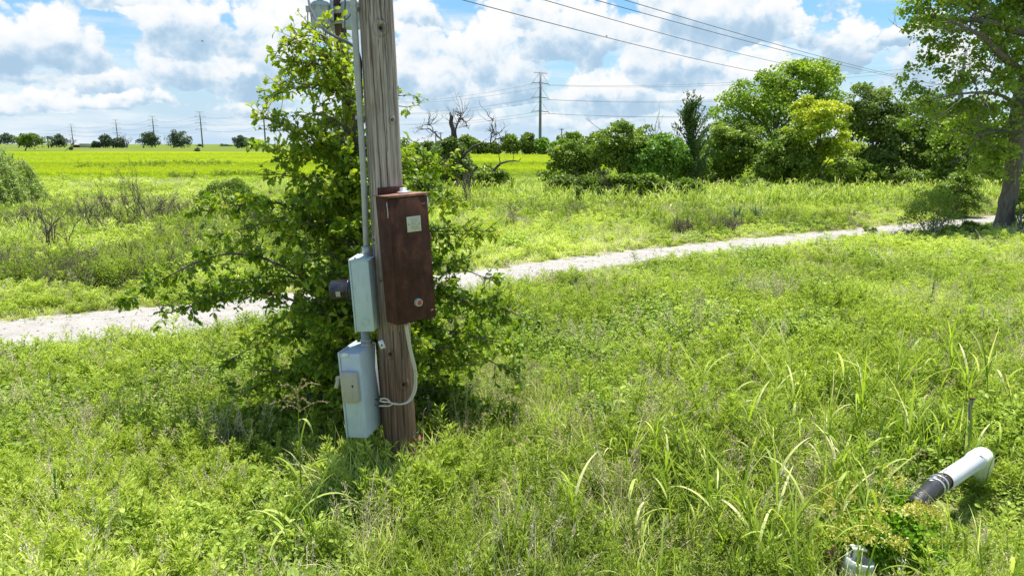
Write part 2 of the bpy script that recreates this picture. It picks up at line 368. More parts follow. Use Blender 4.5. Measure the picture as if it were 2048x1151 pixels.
def pole_mat(name, dark, mid, light, brown, zb):
    m, t, b = new_mat(name)
    co = t.coord('Object')
    s1 = t.noise(t.coord('Object', (34, 34, 1.1)), 1., 6, .62, .25); s2 = t.noise(t.coord('Object', (110, 110, 3.0)), 1., 4, .6)
    big = t.noise(t.coord('Object', (3, 3, 1.0)), 1.4, 4, .6)
    f = t.math('ADD', t.math('MULTIPLY', s1, .62), t.math('MULTIPLY', s2, .38))
    g = t.ramp(f, [(.37, dark), (.48, mid), (.60, light)])
    br = t.ramp(f, [(.33, tuple(x * .35 for x in brown)), (.5, brown), (.68, tuple(x * 1.9 for x in brown))])
    sp = t.new('ShaderNodeSeparateXYZ'); t.l.new(co, sp.inputs[0])
    zz = t.math('ADD', sp.outputs[2], t.math('MULTIPLY', t.math('SUBTRACT', big, .5), 1.8))
    k = t.math('MAXIMUM', t.sm(zz, zb, zb + 1.5, .9, .06), t.math('MULTIPLY', t.sm(big, .52, .7), .38))
    c = t.mix(k, g, br)
    c = t.mix(t.attr('tint'), c, (.014, .010, .007))
    t.l.new(c, b.inputs['Base Color']); b.inputs['Roughness'].default_value = .85; b.inputs['Specular IOR Level'].default_value = .2
    bp = t.new('ShaderNodeBump'); bp.inputs['Strength'].default_value = .7; bp.inputs['Distance'].default_value = .008
    t.l.new(f, bp.inputs['Height']); t.l.new(bp.outputs[0], b.inputs['Normal']); return m
M['pole'] = pole_mat('weathered pole wood', (.115, .088, .064), (.335, .285, .245), (.56, .50, .45), (.18, .10, .06), .9)
M['pole2'] = pole_mat('creosoted pole wood', (.05, .035, .028), (.12, .085, .065), (.22, .17, .14), (.11, .07, .05), 30)

# ------------------------------------------------------------------ setting: ground, field, path
def ground_mats():
    m, t, b = new_mat('ground soil'); co = t.coord('Object')
    n = t.noise(co, 1.7, 6, .65); far = t.noise(t.coord('Object', (.02, .06, 1)), 1., 5, .6); n4 = t.noise(t.coord('Object', (.5, 1.4, 1)), 1., 5, .7)
    near = t.ramp(n, [(.3, (.09, .08, .035)), (.5, (.16, .17, .05)), (.7, (.28, .25, .13))])
    fcol = t.ramp(t.math('ADD', t.math('MULTIPLY', far, .6), t.math('MULTIPLY', n4, .4)), [(.34, (.085, .13, .024)), (.48, (.13, .18, .035)), (.62, (.22, .23, .08))])
    sp = t.new('ShaderNodeSeparateXYZ'); t.l.new(co, sp.inputs[0])
    t.l.new(t.mix(t.sm(sp.outputs[1], 26, 60), near, fcol), b.inputs['Base Color']); b.inputs['Roughness'].default_value = 1; b.inputs['Specular IOR Level'].default_value = 0
    M['ground'] = m
    m, t, b = new_mat('crop field'); co = t.coord('Object')
    a = t.noise(t.coord('Object', (.012, .05, 1)), 1., 5, .6, .4); c2 = t.noise(t.coord('Object', (.25, .8, 1)), 1., 5, .7)
    f = t.math('ADD', t.math('MULTIPLY', a, .65), t.math('MULTIPLY', c2, .35))
    t.l.new(t.ramp(f, [(.36, (.125, .20, .008)), (.47, (.19, .262, .007)), (.58, (.25, .30, .008))]), b.inputs['Base Color'])
    b.inputs['Roughness'].default_value = 1; b.inputs['Specular IOR Level'].default_value = 0; M['field'] = m
    m, t, b = new_mat('limestone gravel'); co = t.coord('Object')
    n = t.noise(co, 2.2, 6, .7); n2 = t.noise(co, 40, 4, .7); v = t.new('ShaderNodeTexVoronoi'); t.l.new(co, v.inputs[0]); v.inputs['Scale'].default_value = 22
    c = t.ramp(t.math('ADD', t.math('MULTIPLY', n, .5), t.math('MULTIPLY', n2, .5)), [(.32, (.25, .225, .195)), (.47, (.35, .33, .295)), (.62, (.43, .41, .375))])
    c = t.mix(t.sm(t.noise(co, 7, 4, .7), .66, .80), c, (.20, .175, .135))
    c = t.mix(t.math('MULTIPLY', t.math('SUBTRACT', 1., t.attr('tint')), t.sm(t.noise(co, 1.1, 5, .7), .55, .80)), c, (.30, .28, .19))
    t.l.new(c, b.inputs['Base Color']); b.inputs['Roughness'].default_value = .95; b.inputs['Specular IOR Level'].default_value = .1
    bp = t.new('ShaderNodeBump'); bp.inputs['Strength'].default_value = .8; bp.inputs['Distance'].default_value = .02
    t.l.new(t.math('ADD', v.outputs['Distance'], n2), bp.inputs['Height']); t.l.new(bp.outputs[0], b.inputs['Normal']); M['gravel'] = m
ground_mats()
mb = MB(); mb.add([(-6000, -300, 0), (6000, -300, 0), (6000, 8000, 0), (-6000, 8000, 0)], np.array([[0, 1, 2, 3]]))
tag(mb.build('ground', M['ground']), 'flat weedy ground stretching to the horizon', 'ground', kind='structure')
FIELD = [(-420, 66), (-60, 61), (-20, 60), (-4, 74), (10, 92), (30, 96), (60, 105), (75, 205), (30, 214), (-40, 250), (-150, 300), (-600, 320), (-700, 180)]
mb = MB(); mb.add([(x, y, .02) for x, y in FIELD], [np.arange(len(FIELD))[None]])
tag(mb.build('field', M['field']), 'bright yellow green crop field behind the oak', 'field', kind='structure')
FE = np.array([(-60, -8), (-32, 1.), (-16.5, 8.0), (-9.1, 11.9), (-5.6, 13.9), (-.8, 17.1), (4.2, 20.7), (12.6, 25.6), (21.1, 30.4), (34, 37), (60, 50)], float)
PW = 2.1
_pe = spline(FE, 260); _tg = nrm(np.gradient(_pe, axis=0)); _nn = np.stack([_tg[:, 1], -_tg[:, 0]], 1)   # towards the camera
_pw = PW + .55 * np.clip((-_pe[:, 0] - 1.5) / 6, 0, 1); PC = _pe + _nn * _pw[:, None] / 2
def path_dist(x, y):
    x = np.atleast_1d(x); y = np.atleast_1d(y); out = np.full(len(x), 99.)
    for c in range(0, len(x), 4000):
        d = np.hypot(x[c:c + 4000, None] - PC[None, :, 0], y[c:c + 4000, None] - PC[None, :, 1]); j = d.argmin(1); out[c:c + 4000] = d[np.arange(len(j)), j] - (_pw[j] - PW) / 2
    return out
def make_path():
    mb = MB(); c = spline(PC, 900); tg = nrm(np.gradient(c, axis=0)); nn = np.stack([tg[:, 1], -tg[:, 0]], 1); s = np.arange(len(c)) * .16
    rows = []
    for k, sgn in ((0, 1), (1, -1)):
        w = np.interp(np.arange(len(c)), np.linspace(0, len(c), len(_pw)), _pw) / 2 + .10 + (fbm(s * 1.3 + 50 * k, s * 0 + 3) - .5) * .8 + (fbm(s * 6, s * 0 + 8 + k) - .5) * .25
        rows.append(c + nn * (sgn * w)[:, None])
    K = 13; t_ = np.linspace(0, 1, K); v = np.zeros((len(c), K, 3)); v[:, :, :2] = rows[0][:, None] * (1 - t_)[None, :, None] + rows[1][:, None] * t_[None, :, None]; v[:, :, 2] = .006
    i, j = np.meshgrid(np.arange(len(c) - 1), np.arange(K - 1), indexing='ij'); i, j = i.ravel() * K, j.ravel()
    lat = np.abs(t_ - .5) * 2; rut = np.exp(-((lat - .5) / .22) ** 2)
    mb.add(v.reshape(-1, 3), np.stack([i + j, i + K + j, i + K + j + 1, i + j + 1], 1), np.tile(rut, len(c))); tag(mb.build('path', M['gravel']), 'white gravel track crossing the weeds behind the pole', 'path', kind='structure')
make_path()

# ------------------------------------------------------------------ near utility pole
POLE_A, POLE_B = P(801, 900, 6.0), P(751.5, 0, 6.0)
_ax = nrm(POLE_B - POLE_A); POLE_BASE = POLE_A - _ax * (POLE_A[2] / _ax[2])
def pole_at(z): return POLE_BASE + _ax * (z / _ax[2])
def pole_mesh(name, mat, height, r0, r1, cracks, knots, ncol=150, nrow=520, seed=1):
    rng = np.random.default_rng(seed); zs = np.linspace(-.3, height, nrow); th = np.arange(ncol) / ncol * 2 * np.pi
    T, Z = np.meshgrid(th, zs); r = r0 + (r1 - r0) * np.clip(Z / height, 0, 1); dark = np.zeros_like(r)
    for fr, a in ((7, .0035), (19, .0022), (41, .0012)):
        r = r + a * (fbm(T * fr / (2 * np.pi) * 1.0 * np.cos(0) + 30, Z * .9 + fr, 2) - .5) * 2 * np.where(T > 6.1, (2 * np.pi - T) / .19, 1)
    for (t0, z0, z1, w, dp, dr) in cracks:
        c = t0 + dr * (Z - z0) + .05 * (vnoise(Z * 2.1 + t0 * 9, Z * 0 + t0) - .5) + .03 * (vnoise(Z * 9 + t0 * 5, Z * 0 + 2) - .5)
        dth = np.abs((T - c + np.pi) % (2 * np.pi) - np.pi); env = np.clip(np.minimum(Z - z0, z1 - Z) / (.25 * (z1 - z0)), 0, 1) ** .5
        g = np.clip(1 - dth / (w * env + 1e-4), 0, 1) * (env > 0); r = r - dp * g; dark = np.maximum(dark, g * .72)
    for (t0, z0, s) in knots:
        dx = ((T - t0 + np.pi) % (2 * np.pi) - np.pi) * r0; dz = Z - z0; d = np.hypot(dx, dz) / s
        r = r + .010 * np.exp(-((d - 1.6) / .7) ** 2) - .022 * np.exp(-(d / .75) ** 2)
        dark = np.maximum(dark, np.clip(1.25 - d, 0, 1)); dark = np.maximum(dark, .35 * np.exp(-((d - 2.3) / .25) ** 2))
    v = np.stack([r * np.cos(T), r * np.sin(T), Z], -1).reshape(-1, 3); mb = MB()
    i, j = np.meshgrid(np.arange(nrow - 1), np.arange(ncol), indexing='ij'); i, j = i.ravel(), j.ravel(); j2 = (j + 1) % ncol
    mb.add(v, np.stack([i * ncol + j, i * ncol + j2, (i + 1) * ncol + j2, (i + 1) * ncol + j], 1), dark.ravel())
    mb.add(np.vstack([v[-ncol:], [[0, 0, height + .02]]]), np.array([[k, (k + 1) % ncol, ncol] for k in range(ncol)]), .2)
    return mb.build(name, mat)
def face_th(off): # angle on the pole surface; off is measured from the camera-facing line, + is to the right
    return -np.pi / 2 + np.arctan2(-POLE_BASE[0], POLE_BASE[1]) * 1.0 + off
def zpix(v, Y=5.87): return P(770, v, Y)[2]
rng = np.random.default_rng(11)
cr = []
for k in range(46):
    z0 = rng.uniform(-.2, 5.6); cr.append((rng.uniform(0, 6.28), z0, z0 + rng.uniform(.3, 1.5), rng.uniform(.018, .04), rng.uniform(.005, .013), rng.uniform(-.03, .05)))
F = face_th
cr += [(F(-.25), zpix(420), zpix(-10), .055, .018, -.14), (F(.15), zpix(390), zpix(80), .045, .016, -.10), (F(.55), zpix(180), zpix(-60), .06, .02, .02),
       (F(.25), zpix(40), zpix(-120), .05, .016, -.03), (F(-.65), zpix(45), zpix(-120), .06, .02, 0.03), (F(-.35), zpix(40), zpix(-90), .04, .014, .03),
       (F(.9), zpix(420), zpix(120), .04, .014, -.05), (F(-.1), zpix(960), zpix(660), .045, .013, 0.03), (F(.35), zpix(900), zpix(665), .04, .012, .02), (F(-.5), zpix(930), zpix(700), .04, .012, 0)]
kn = [(F(.20), zpix(56), .030), (F(.45), zpix(770), .022), (F(-.3), zpix(707), .02), (F(-1.0), zpix(480), .016), (F(-.6), zpix(560), .012), (F(.6), zpix(240), .014)]
pole = pole_mesh('utility_pole', M['pole'], 5.6, .150, .134, cr, kn)
pole.location = POLE_BASE; pole.rotation_mode = 'QUATERNION'; pole.rotation_quaternion = Vector((0, 0, 1)).rotation_difference(Vector(_ax))
tag(pole, 'weathered grey wooden utility pole carrying the rusty cabinet and grey boxes', 'utility pole')
TILT = pole.rotation_quaternion.to_matrix().to_4x4()

# ------------------------------------------------------------------ conduit beside the pole
def build_conduit():
    a, b = P(733, 500, 5.93), P(708, 0, 5.88); d = nrm(b - a); base = a; Ht = (5.4 - a[2]) / d[2]
    root = empty('conduit', base, 'pale grey steel conduit rising along the pole to the sky', 'conduit')
    mb = MB(); pts = np.array([base + d * s for s in np.linspace(.0, Ht, 24)]); pts[:, 0] += .006 * np.sin(np.linspace(0, 7, 24)); tube(mb, pts, .0262, 20); mb.build('pipe', M['steel'], root, base)
    mb = MB(); M_ = frame_to(base, d)
    lathe(mb, [(.0, -.09), (.036, -.09), (.036, -.05), (.030, -.05), (.030, -.03), (.040, -.03), (.040, .03), (.0262, .035), (.0, .035)], 24, M_); mb.build('coupling', M['steel'], root, base)
    for v in (235, 18):
        q = P(733 - (500 - v) * .05, v, 5.93); mb = MB(); rbox(mb, (.03, .02, 0), (.16, .012, .03), .003, Matrix.Translation(Vector(q) + Vector((0, .035, 0))) @ TILT)
        lathe(mb, [(.0275, -.014), (.031, -.014), (.031, .014), (.0275, .014)], 20, frame_to(q, d)); mb.build('strap', M['steel'], root, base)
build_conduit()

# ------------------------------------------------------------------ meter box (faces left)
def box_frame(u0, u1, vt, vb, Yf, Yb):
    tl, tr, bl = P(u0, vt, Yf), P(u1, vt, Yf), P(u0 + (vb - vt) * .085, vb, Yf)
    w = tr[0] - tl[0]; h = tl[2] - bl[2]; c = np.array([(tl[0] + tr[0]) / 2, (Yf + Yb) / 2, tl[2]]); return c, w, Yb - Yf, h
def build_meter():
    c, w, d, h = box_frame(701, 738, 521, 663, 5.76, 6.07)
    tilt = Matrix.Rotation(R(-2.6), 4, 'Y') @ Matrix.Rotation(R(-2), 4, 'Z'); T = Matrix.Translation(Vector(c)) @ tilt
    root = empty('meter_box', c, 'tall pale grey meter box under the conduit with a black meter', 'meter box')
    mb = MB(); rbox(mb, (0, 0, -h / 2), (w, d, h), .006, T); mb.build('body', M['greyd'], root, c)
    mb = MB(); rbox(mb, (-w / 2 - .007, 0, -h / 2 + .004), (.014, d + .014, h + .02), .004, T); mb.build('cover', M['greyd'], root, c)
    mb = MB(); rbox(mb, (.006, 0, .004), (w + .02, d + .016, .010), .003, T)
    for x, y in ((-.05, -.1), (.04, -.11), (-.05, .1)): lathe(mb, [(0, .022), (.009, .022), (.011, .009), (.011, .008)], 10, T @ Matrix.Translation((x, y, 0)))
    mb.build('lid', M['greyd'], root, c)
    mb = MB(); Mk = T @ Matrix.Translation((.005, -d / 2 - .001, -h * .86)) @ Matrix.Rotation(R(90), 4, 'X')
    lathe(mb, [(.036, 0), (.038, .003), (.040, 0)], 28, Mk); lathe(mb, [(.024, 0), (.026, .003), (.028, 0)], 28, Mk)
    mb.build('knockout', M['greyd'], root, c)
    mb = MB(); lathe(mb, [(0, .012), (.040, .012), (.040, .05), (.032, .055), (.032, .075), (0, .075)], 24, T @ Matrix.Translation((w * .22, .04, 0))); mb.build('hub', M['steel'], root, c)
    mc = P(703, 580, 5.9); ml = (703 - 661) / FPX * 5.95; Mm = frame_to(mc, tilt @ Vector((-1, 0, 0)))
    mb = MB(); rr = .098
    lathe(mb, [(rr + .012, -.02), (rr + .012, .022), (rr, .024), (rr, ml * .75), (rr - .004, ml * .8), (rr - .002, ml * .9), (rr - .015, ml * .97), (rr - .04, ml), (0, ml)], 48, Mm)
    me = mb.build('meter', M['glass'], root, c)
    mb = MB(); lathe(mb, [(rr + .0125, .004), (rr + .015, .004), (rr + .015, .016), (rr + .0125, .016)], 48, Mm); mb.build('ring', M['glass'], me, c)
    mb = MB(); a0 = np.linspace(-.35, .12, 7)
    v = []
    for a in a0:
        for z in (ml * .40, ml * .62): v.append(Mm @ Vector(((rr + .002) * math.sin(a), (rr + .002) * math.cos(a) , z)))
    v = np.array([q[:] for q in v]); mid = v.mean(0)
    if mid[1] > mc[1]:
        v = np.array([(Mm @ Vector((((rr + .002) * math.sin(a)), -(rr + .002) * math.cos(a), z)))[:] for a in a0 for z in (ml * .40, ml * .62)])
    mb.add(v, np.array([[2 * i, 2 * i + 1, 2 * i + 3, 2 * i + 2] for i in range(6)])); mb.build('rating_label', M['beige'], me, c)
    return c, w, d, h
build_meter()

# ------------------------------------------------------------------ disconnect switch box (faces left, handle on the side we see)
def build_disconnect():
    c, w, d, h = box_frame(686, 728, 707, 876, 5.70, 6.06)
    tilt = Matrix.Rotation(R(-2.8), 4, 'Y') @ Matrix.Rotation(R(-12), 4, 'Z'); T = Matrix.Translation(Vector(c)) @ tilt
    root = empty('disconnect_box', c, 'large blue grey switch box near the ground with a beige handle cover', 'switch box')
    mb = MB(); rbox(mb, (0, 0, -h / 2), (w, d, h), .010, T); mb.build('body', M['grey'], root, c)
    mb = MB(); rbox(mb, (-w / 2 - .008, 0, -h / 2 + .006), (.016, d + .016, h + .014), .005, T); mb.build('door', M['grey'], root, c)
    hc = Vector((.0, -d / 2 - .035, -h * .345)); mb = MB(); rbox(mb, (-.005, hc.y, hc.z - .02), (.155, .07, h * .36), .022, T, 3); hcov = mb.build('handle_cover', M['beige'], root, c)
    mb = MB(); rbox(mb, (.035, hc.y - .036, hc.z - .0), (.014, .004, .022), .001, T); mb.build('slot', M['black'], hcov, c)
    mb = MB(); pts = [(-w / 2 + .03, -d / 2 - .03, -h * .27), (-w / 2 - .018, -d / 2 - .04, -h * .26), (-w / 2 - .022, -d / 2 - .045, -h * .31), (-w / 2 - .04, -d / 2 - .05, -h * .38)]
    p = [T @ Vector(q) for q in pts]; p = spline([q[:] for q in p], 12); tube(mb, p, [.016] * 4 + [.018] * 6 + [.02, .016], 8); mb.build('lever', M['beige'], root, c)
    mb = MB(); rbox(mb, (-w * .26, -d / 2 + .012, .0025), (.075, .03, .004), 0, T); rbox(mb, (-w * .26, -d / 2 - .0015, -.016), (.075, .004, .034), 0, T); mb.build('sticker', M['sticker'], root, c)
    mb = MB(); lathe(mb, [(0, -.005), (.058, -.005), (.058, .018), (.046, .022), (.046, .04), (.052, .04), (.052, .062), (.040, .064), (.040, .15), (0, .15)], 28, T @ Matrix.Translation((w * .27, .07, 0))); mb.build('hub', M['steel'], root, c)
    mb = MB(); q = P(762, 684, 5.78); rbox(mb, (0, 0, -.02), (.045, .003, .075), 0, Matrix.Translation(Vector(q)) @ Matrix.Rotation(R(-18), 4, 'Y') @ Matrix.Rotation(R(20), 4, 'Z')); tg_ = mb.build('tag', M['sticker'], root, c)
    mb = MB(); lathe(mb, [(0, .0), (.008, .0), (.008, .004), (0, .004)], 12, frame_to(q + np.array([.006, -.006, -.025]), (0.2, -1, 0))); mb.build('hole', M['black'], tg_, c)
build_disconnect()

# ------------------------------------------------------------------ rusty control cabinet
def build_cabinet():
    a = R(40); zt, zb_ = P(782, 393, 5.64)[2], P(795, 649, 5.64)[2]; h = zt - zb_; w, d = .372, .185
    n = np.array([math.sin(a), -math.cos(a), 0]); t = np.array([math.cos(a), math.sin(a), 0])
    pc = pole_at((zt + zb_) / 2); c = pc + n * (.148 + .012) + t * .008; c[2] = (zt + zb_) / 2
    # local frame: x along the front, y into the cabinet (back at y=0 .. front at y=-d)
    Rm = Matrix(((t[0], -n[0], 0), (t[1], -n[1], 0), (0, 0, 1))).to_4x4()
    lean = Matrix.Rotation(R(-2.9), 4, 'Y'); T = Matrix.Translation(Vector(c)) @ lean @ Rm
    root = empty('control_cabinet', c, 'tall dark rusty steel control cabinet with a pale nameplate on the pole', 'control cabinet')
    mb = MB(); rbox(mb, (0, -d / 2, 0), (w, d, h), .006, T); mb.build('body', M['rust'], root, c)
    mb = MB(); rbox(mb, (0, -d / 2 - .014, h / 2 + .004), (w + .024, d + .05, .010), .003, T)
    rbox(mb, (0, -d - .036, h / 2 - .004), (w + .020, .006, .016), .002, T); mb.build('roof', M['rustl'], root, c)
    mb = MB(); rbox(mb, (.004, -d - .014, -.006), (w - .006, .020, h - .024), .004, T)
    rbox(mb, (-w / 2 + .006, -d - .006, 0), (.010, .022, h - .02), .003, T); dr = mb.build('door', M['rust'], root, c)
    fy = -d - .024
    mb = MB(); rbox(mb, (-w / 2 + .0125, -d - .0165, -.006), (.006, .006, h - .03), .001, T); mb.build('door_gap_shade', M['black'], dr, c)  # black strip stands in for the shade in the gap beside the door
    mb = MB(); rbox(mb, (w / 2 + .006, -d - .010, h * .16), (.012, .03, .06), .003, T); rbox(mb, (w / 2 + .012, -d - .014, h * .16), (.012, .012, .03), .003, T); mb.build('latch', M['rustl'], dr, c)
    mb = MB(); rbox(mb, (.035, fy - .002, h * .275), (.135, .004, .128), .001, T); pl = mb.build('nameplate', M['label'], dr, c)
    mb = MB()
    for i, (x0, x1) in enumerate(((-.045, .052), (-.025, .04), (-.03, .03), (-.028, .02), (-.03, .05), (-.036, .044), (-.02, .05))):
        z = h * .275 + .048 - i * .0155; rbox(mb, (.035 + (x0 + x1) / 2, fy - .0046, z), (x1 - x0, .001, .0045 if i % 2 else .003), 0, T)
    for sx in (-.05, .05): lathe(mb, [(0, .003), (.006, .003), (.006, 0)], 10, T @ Matrix.Translation((.035 + sx, fy - .0035, h * .275)) @ Matrix.Rotation(R(90), 4, 'X'))
    mb.build('faded_print', M['ink'], dr, c)
    Mb = T @ Matrix.Translation((.012, fy, -h * .345)) @ Matrix.Rotation(R(90), 4, 'X')
    mb = MB(); lathe(mb, [(.036, 0), (.036, .012), (.032, .030), (.020, .032), (.020, .026)], 26, Mb); btn = mb.build('push_button', M['beige'], dr, c)
    mb = MB(); lathe(mb, [(.020, .024), (.019, .033), (.012, .037), (0, .037)], 22, Mb)
    # the cap sits inside the collar
    mb.build('red_cap', M['redplastic'], dr, c)
    for (x, z) in ((w * .36, h * .425), (w * .38, -h * .43)):
        mb = MB(); lathe(mb, [(0, .012), (.010, .010), (.012, 0)], 12, T @ Matrix.Translation((x, fy, z)) @ Matrix.Rotation(R(90), 4, 'X')); rbox(mb, (x + .02, fy - .002, z), (.012, .006, .02), .001, T); mb.build('screw', M['rustl'], dr, c)
    # fittings on the right hand edge
    for z, s in ((h * .10, 1.), (-h * .03, .9), (-h * .115, .9)):
        mb = MB(); lathe(mb, [(0, .03 * s), (.016 * s, .03 * s), (.018 * s, .012), (.026 * s, .010), (.026 * s, 0)], 16, T @ Matrix.Translation((w / 2, -d * .72, z)) @ Matrix.Rotation(R(90), 4, 'Y')); mb.build('knob', M['steel'] if z < 0 else M['rust'], root, c)
    mb = MB(); rbox(mb, (w / 2 + .004, -d - .012, h * .43), (.012, .024, .085), .002, T); mb.build('corner_patch', M['zinc'], root, c)
    mb = MB(); tube(mb, [(T @ Vector((w / 2 + .003, -d + .002 + .004 * math.sin(i), h * (.37 - .026 * i))))[:] for i in range(9)], .0035, 5); mb.build('bare_edge', M['sticker'], root, c)
    mb = MB(); tube(mb, [(T @ Vector((-w / 2 - .001, -d + .0 + .002 * math.sin(2 * i), h * (.46 - .03 * i))))[:] for i in range(5)], .003, 5); mb.build('bare_edge', M['sticker'], root, c)
    # mounting plate above and below, conduit hub
    mb = MB(); rbox(mb, (-.03, .008, h / 2 + .025), (.25, .012, .085), .004, T); rbox(mb, (-.10, -.006, h / 2 + .03), (.10, .012, .07), .012, T); mb.build('mounting_plate', M['rust'], root, c)
    mb = MB(); rbox(mb, (-.03, .008, -h / 2 - .018), (.25, .012, .06), .004, T); mb.build('mounting_plate', M['rustl'], root, c)
    mb = MB(); lathe(mb, [(0, .0), (.055, .0), (.055, .014), (.040, .018), (.030, .020), (.030, .042), (.024, .046), (0, .046)], 24, T @ Matrix.Translation((.045, -.07, h / 2 + .009))); mb.build('hub', M['zinc'], root, c)
    return c, T, w, d, h
CAB = build_cabinet()

# ------------------------------------------------------------------ cream cable hanging from the cabinet
def build_cable():
    px = [(812, 648), (815, 668), (819, 690), (824, 712), (830, 738), (831, 765), (829, 782), (821, 798), (812, 805), (798, 808), (786, 806)]
    base = P(812, 648, 5.72); root = empty('loose_cable', base, 'cream electrical cable looping from the cabinet to the switch box', 'cable')
    for k in range(3):
        o = (k - 1)
        ends = [[(775, 798), (768, 796), (760, 797)], [(776, 803), (768, 803), (759, 800)], [(778, 811), (768, 811), (758, 811)]][k]
        pts = [P(u + o * 2.3, v, 5.74 - .02 * k) for u, v in px] + [P(u, v, 5.73 - .01 * k) for u, v in ends]
        mb = MB(); tube(mb, spline(pts, 60), .0062, 8); wv = mb.build('wire', M['cream'], root, base)
        e = pts[-1]; mb = MB(); tube(mb, [e, e + np.array([-.02, .0, .002]), e + np.array([-.04, .01, -.004 + .008 * k])], .0045, 6); mb.build('stripped_end', M['black'], wv, base)
build_cable()

# ------------------------------------------------------------------ transformer pole behind the oak
RP = G(690, 480)
def build_rear_pole():
    Y = 17.6; b = P(688, 400, Y); b[2] = 0; top = P(676, 0, Y); ax = nrm(top - P(700, 260, Y)); b = top - ax * (top[2] / ax[2])
    rng = np.random.default_rng(3); cr = [(rng.uniform(0, 6.28), z, z + 1.5, .05, .01, 0) for z in rng.uniform(0, 7, 14)]
    o = pole_mesh('utility_pole', M['pole2'], 9.4, .155, .13, cr, [], 40, 160, 4); o.location = b; o.rotation_mode = 'QUATERNION'; o.rotation_quaternion = Vector((0, 0, 1)).rotation_difference(Vector(ax))
    tag(o, 'dark wooden utility pole behind the oak carrying three grey transformers', 'utility pole')
    at = lambda z: b + ax * (z / ax[2])
    lo = lambda z: Vector((0, 0, z))
    mb = MB(); rbox(mb, (0, -.19, 8.6), (2.6, .10, .12), .01); mb.build('crossarm', M['pole2'], o)
    for x in (-1.15, -.55, .55, 1.15):
        mb = MB(); lathe(mb, [(.0, 8.66), (.03, 8.66), (.03, 8.72), (.065, 8.73), (.04, 8.76), (.06, 8.78), (.03, 8.83), (0, 8.84)], 14, Matrix.Translation((x, -.19, 0))); mb.build('insulator', M['porcelain'], o)
    mb = MB(); z0 = P(683, 22, Y)[2]
    rbox(mb, (0, -.17, z0), (.42, .05, .16), .01); rbox(mb, (0, .0, z0), (.36, .40, .07), .01); rbox(mb, (0, .0, z0 - .28), (.34, .36, .05), .01); mb.build('bracket', M['steel'], o)
    mb = MB(); tube(mb, [(.10, -.13, 1), (.10, -.13, 8)], .018, 8); mb.build('ground_wire', M['black'], o)
    def transformer(u, vt, vb, Yt, rad, label):
        c = P(u, vb, Yt); h = P(u, vt, Yt)[2] - c[2]; root = empty('transformer', c, label, 'transformer', 'transformers hung on the rear pole'); T = Matrix.Translation(Vector(c))
        mb = MB(); lathe(mb, [(0, 0), (rad * .9, 0), (rad * .98, .02), (rad, .05), (rad, h * .8), (rad * 1.0, h), ], 36, T); mb.build('tank', M['can'], root, c)
        mb = MB(); lathe(mb, [(rad * 1.10, h - .03), (rad * 1.12, h), (rad * 1.06, h + .03), (rad * .8, h + .075), (rad * .4, h + .10), (0, h + .105)], 36, T); mb.build('lid', M['can'], root, c)
        mb = MB(); pr = [(.0, h + .09), (.075, h + .09)]
        for i in range(7): pr += [(.045, h + .10 + i * .05), (.085 - i * .004, h + .12 + i * .05), (.045, h + .135 + i * .05)]
        pr += [(.02, h + .47), (.02, h + .55), (0, h + .55)]; lathe(mb, pr, 18, T); mb.build('bushing', M['porcelain'], root, c)
        for s in (-1, 1):
            mb = MB(); rbox(mb, (s * rad * .45, -rad * .93, h * .86), (.05, .06, .09), .01, T); rbox(mb, (s * rad * .45, -rad * 1.0, h * .86), (.03, .08, .03), .006, T); mb.build('terminal', M['steel'], root, c)
        mb = MB(); rbox(mb, (rad * .75, rad * .75, h * .55), (.14, .14, h * .5), .01, T); mb.build('hanger', M['can'], root, c)
        mb = MB(); lathe(mb, [(0, .05), (.055, .05), (.06, 0), (.035, 0)], 14, T @ Matrix.Translation((rad * .98, -.05, h * .72)) @ Matrix.Rotation(R(90), 4, 'Y')); tube(mb, [(c + np.array([rad + .06, -.05, h * .3 + .06 * i])) for i in range(9)], .04, 8); mb.build('arrester', M['porcelain'], root, c)
        return c, rad, h
    A = transformer(643, 11, 55, 17.3, .222, 'grey drum transformer on the rear pole, leftmost of three')
    B = transformer(668, 20, 66, 18.15, .20, 'grey drum transformer half hidden between the rear pole and left drum')
    C = transformer(703, 7, 58, 17.5, .222, 'grey drum transformer on the rear pole, partly behind the conduit')
    # jumper leads
    jl = [([(616, -30), (620, 15), (628, 35), (640, 45), (652, 54), (664, 52)], 'thin black lead hanging down beside the left drum transformer'),
          ([(691, -20), (690, 20), (690, 60), (692, 90), (696, 80)], 'thin black lead running down in front of the rear pole'),
          ([(700, 10), (703, 20), (701, 30), (692, 40)], 'short black lead curving across the drum beside the conduit')]
    for k, (pp, lb) in enumerate(jl):
        mb = MB(); tube(mb, spline([P(u, v, 17.0 + .05 * k) for u, v in pp], 30), .013, 6); tag(mb.build('jumper_lead', M['black'], None, P(*pp[0], 17.0)), lb, 'cable')
    mb = MB(); rbox(mb, (0, 0, 0), (.10, .06, .14), .01, Matrix.Translation(Vector(P(616, 18, 17.2)))); tube(mb, [P(616, 20, 17.2), P(615, 34, 17.2), P(617, 60, 17.2)], .016, 6); tube(mb, [P(619, 20, 17.2), P(622, 34, 17.2), P(624, 58, 17.2)], .012, 6)
    tube(mb, [P(616, 18, 17.2), P(630, 20, 17.25)], .02, 6); tag(mb.build('cutout_switch', M['steel'], None, P(616, 18, 17.2)), 'small fuse cutout hanging left of the leftmost drum transformer', 'fuse cutout')
    mb = MB(); pp = [P(614, -60, 15.), P(617, 0, 12.), P(628, 32, 9.), P(645, 56, 7.2), P(672, 74, 6.5), P(698, 86, 6.15), P(714, 101, 6.0), P(721, 122, 5.97), P(722, 150, 5.97), P(724, 200, 5.97)]
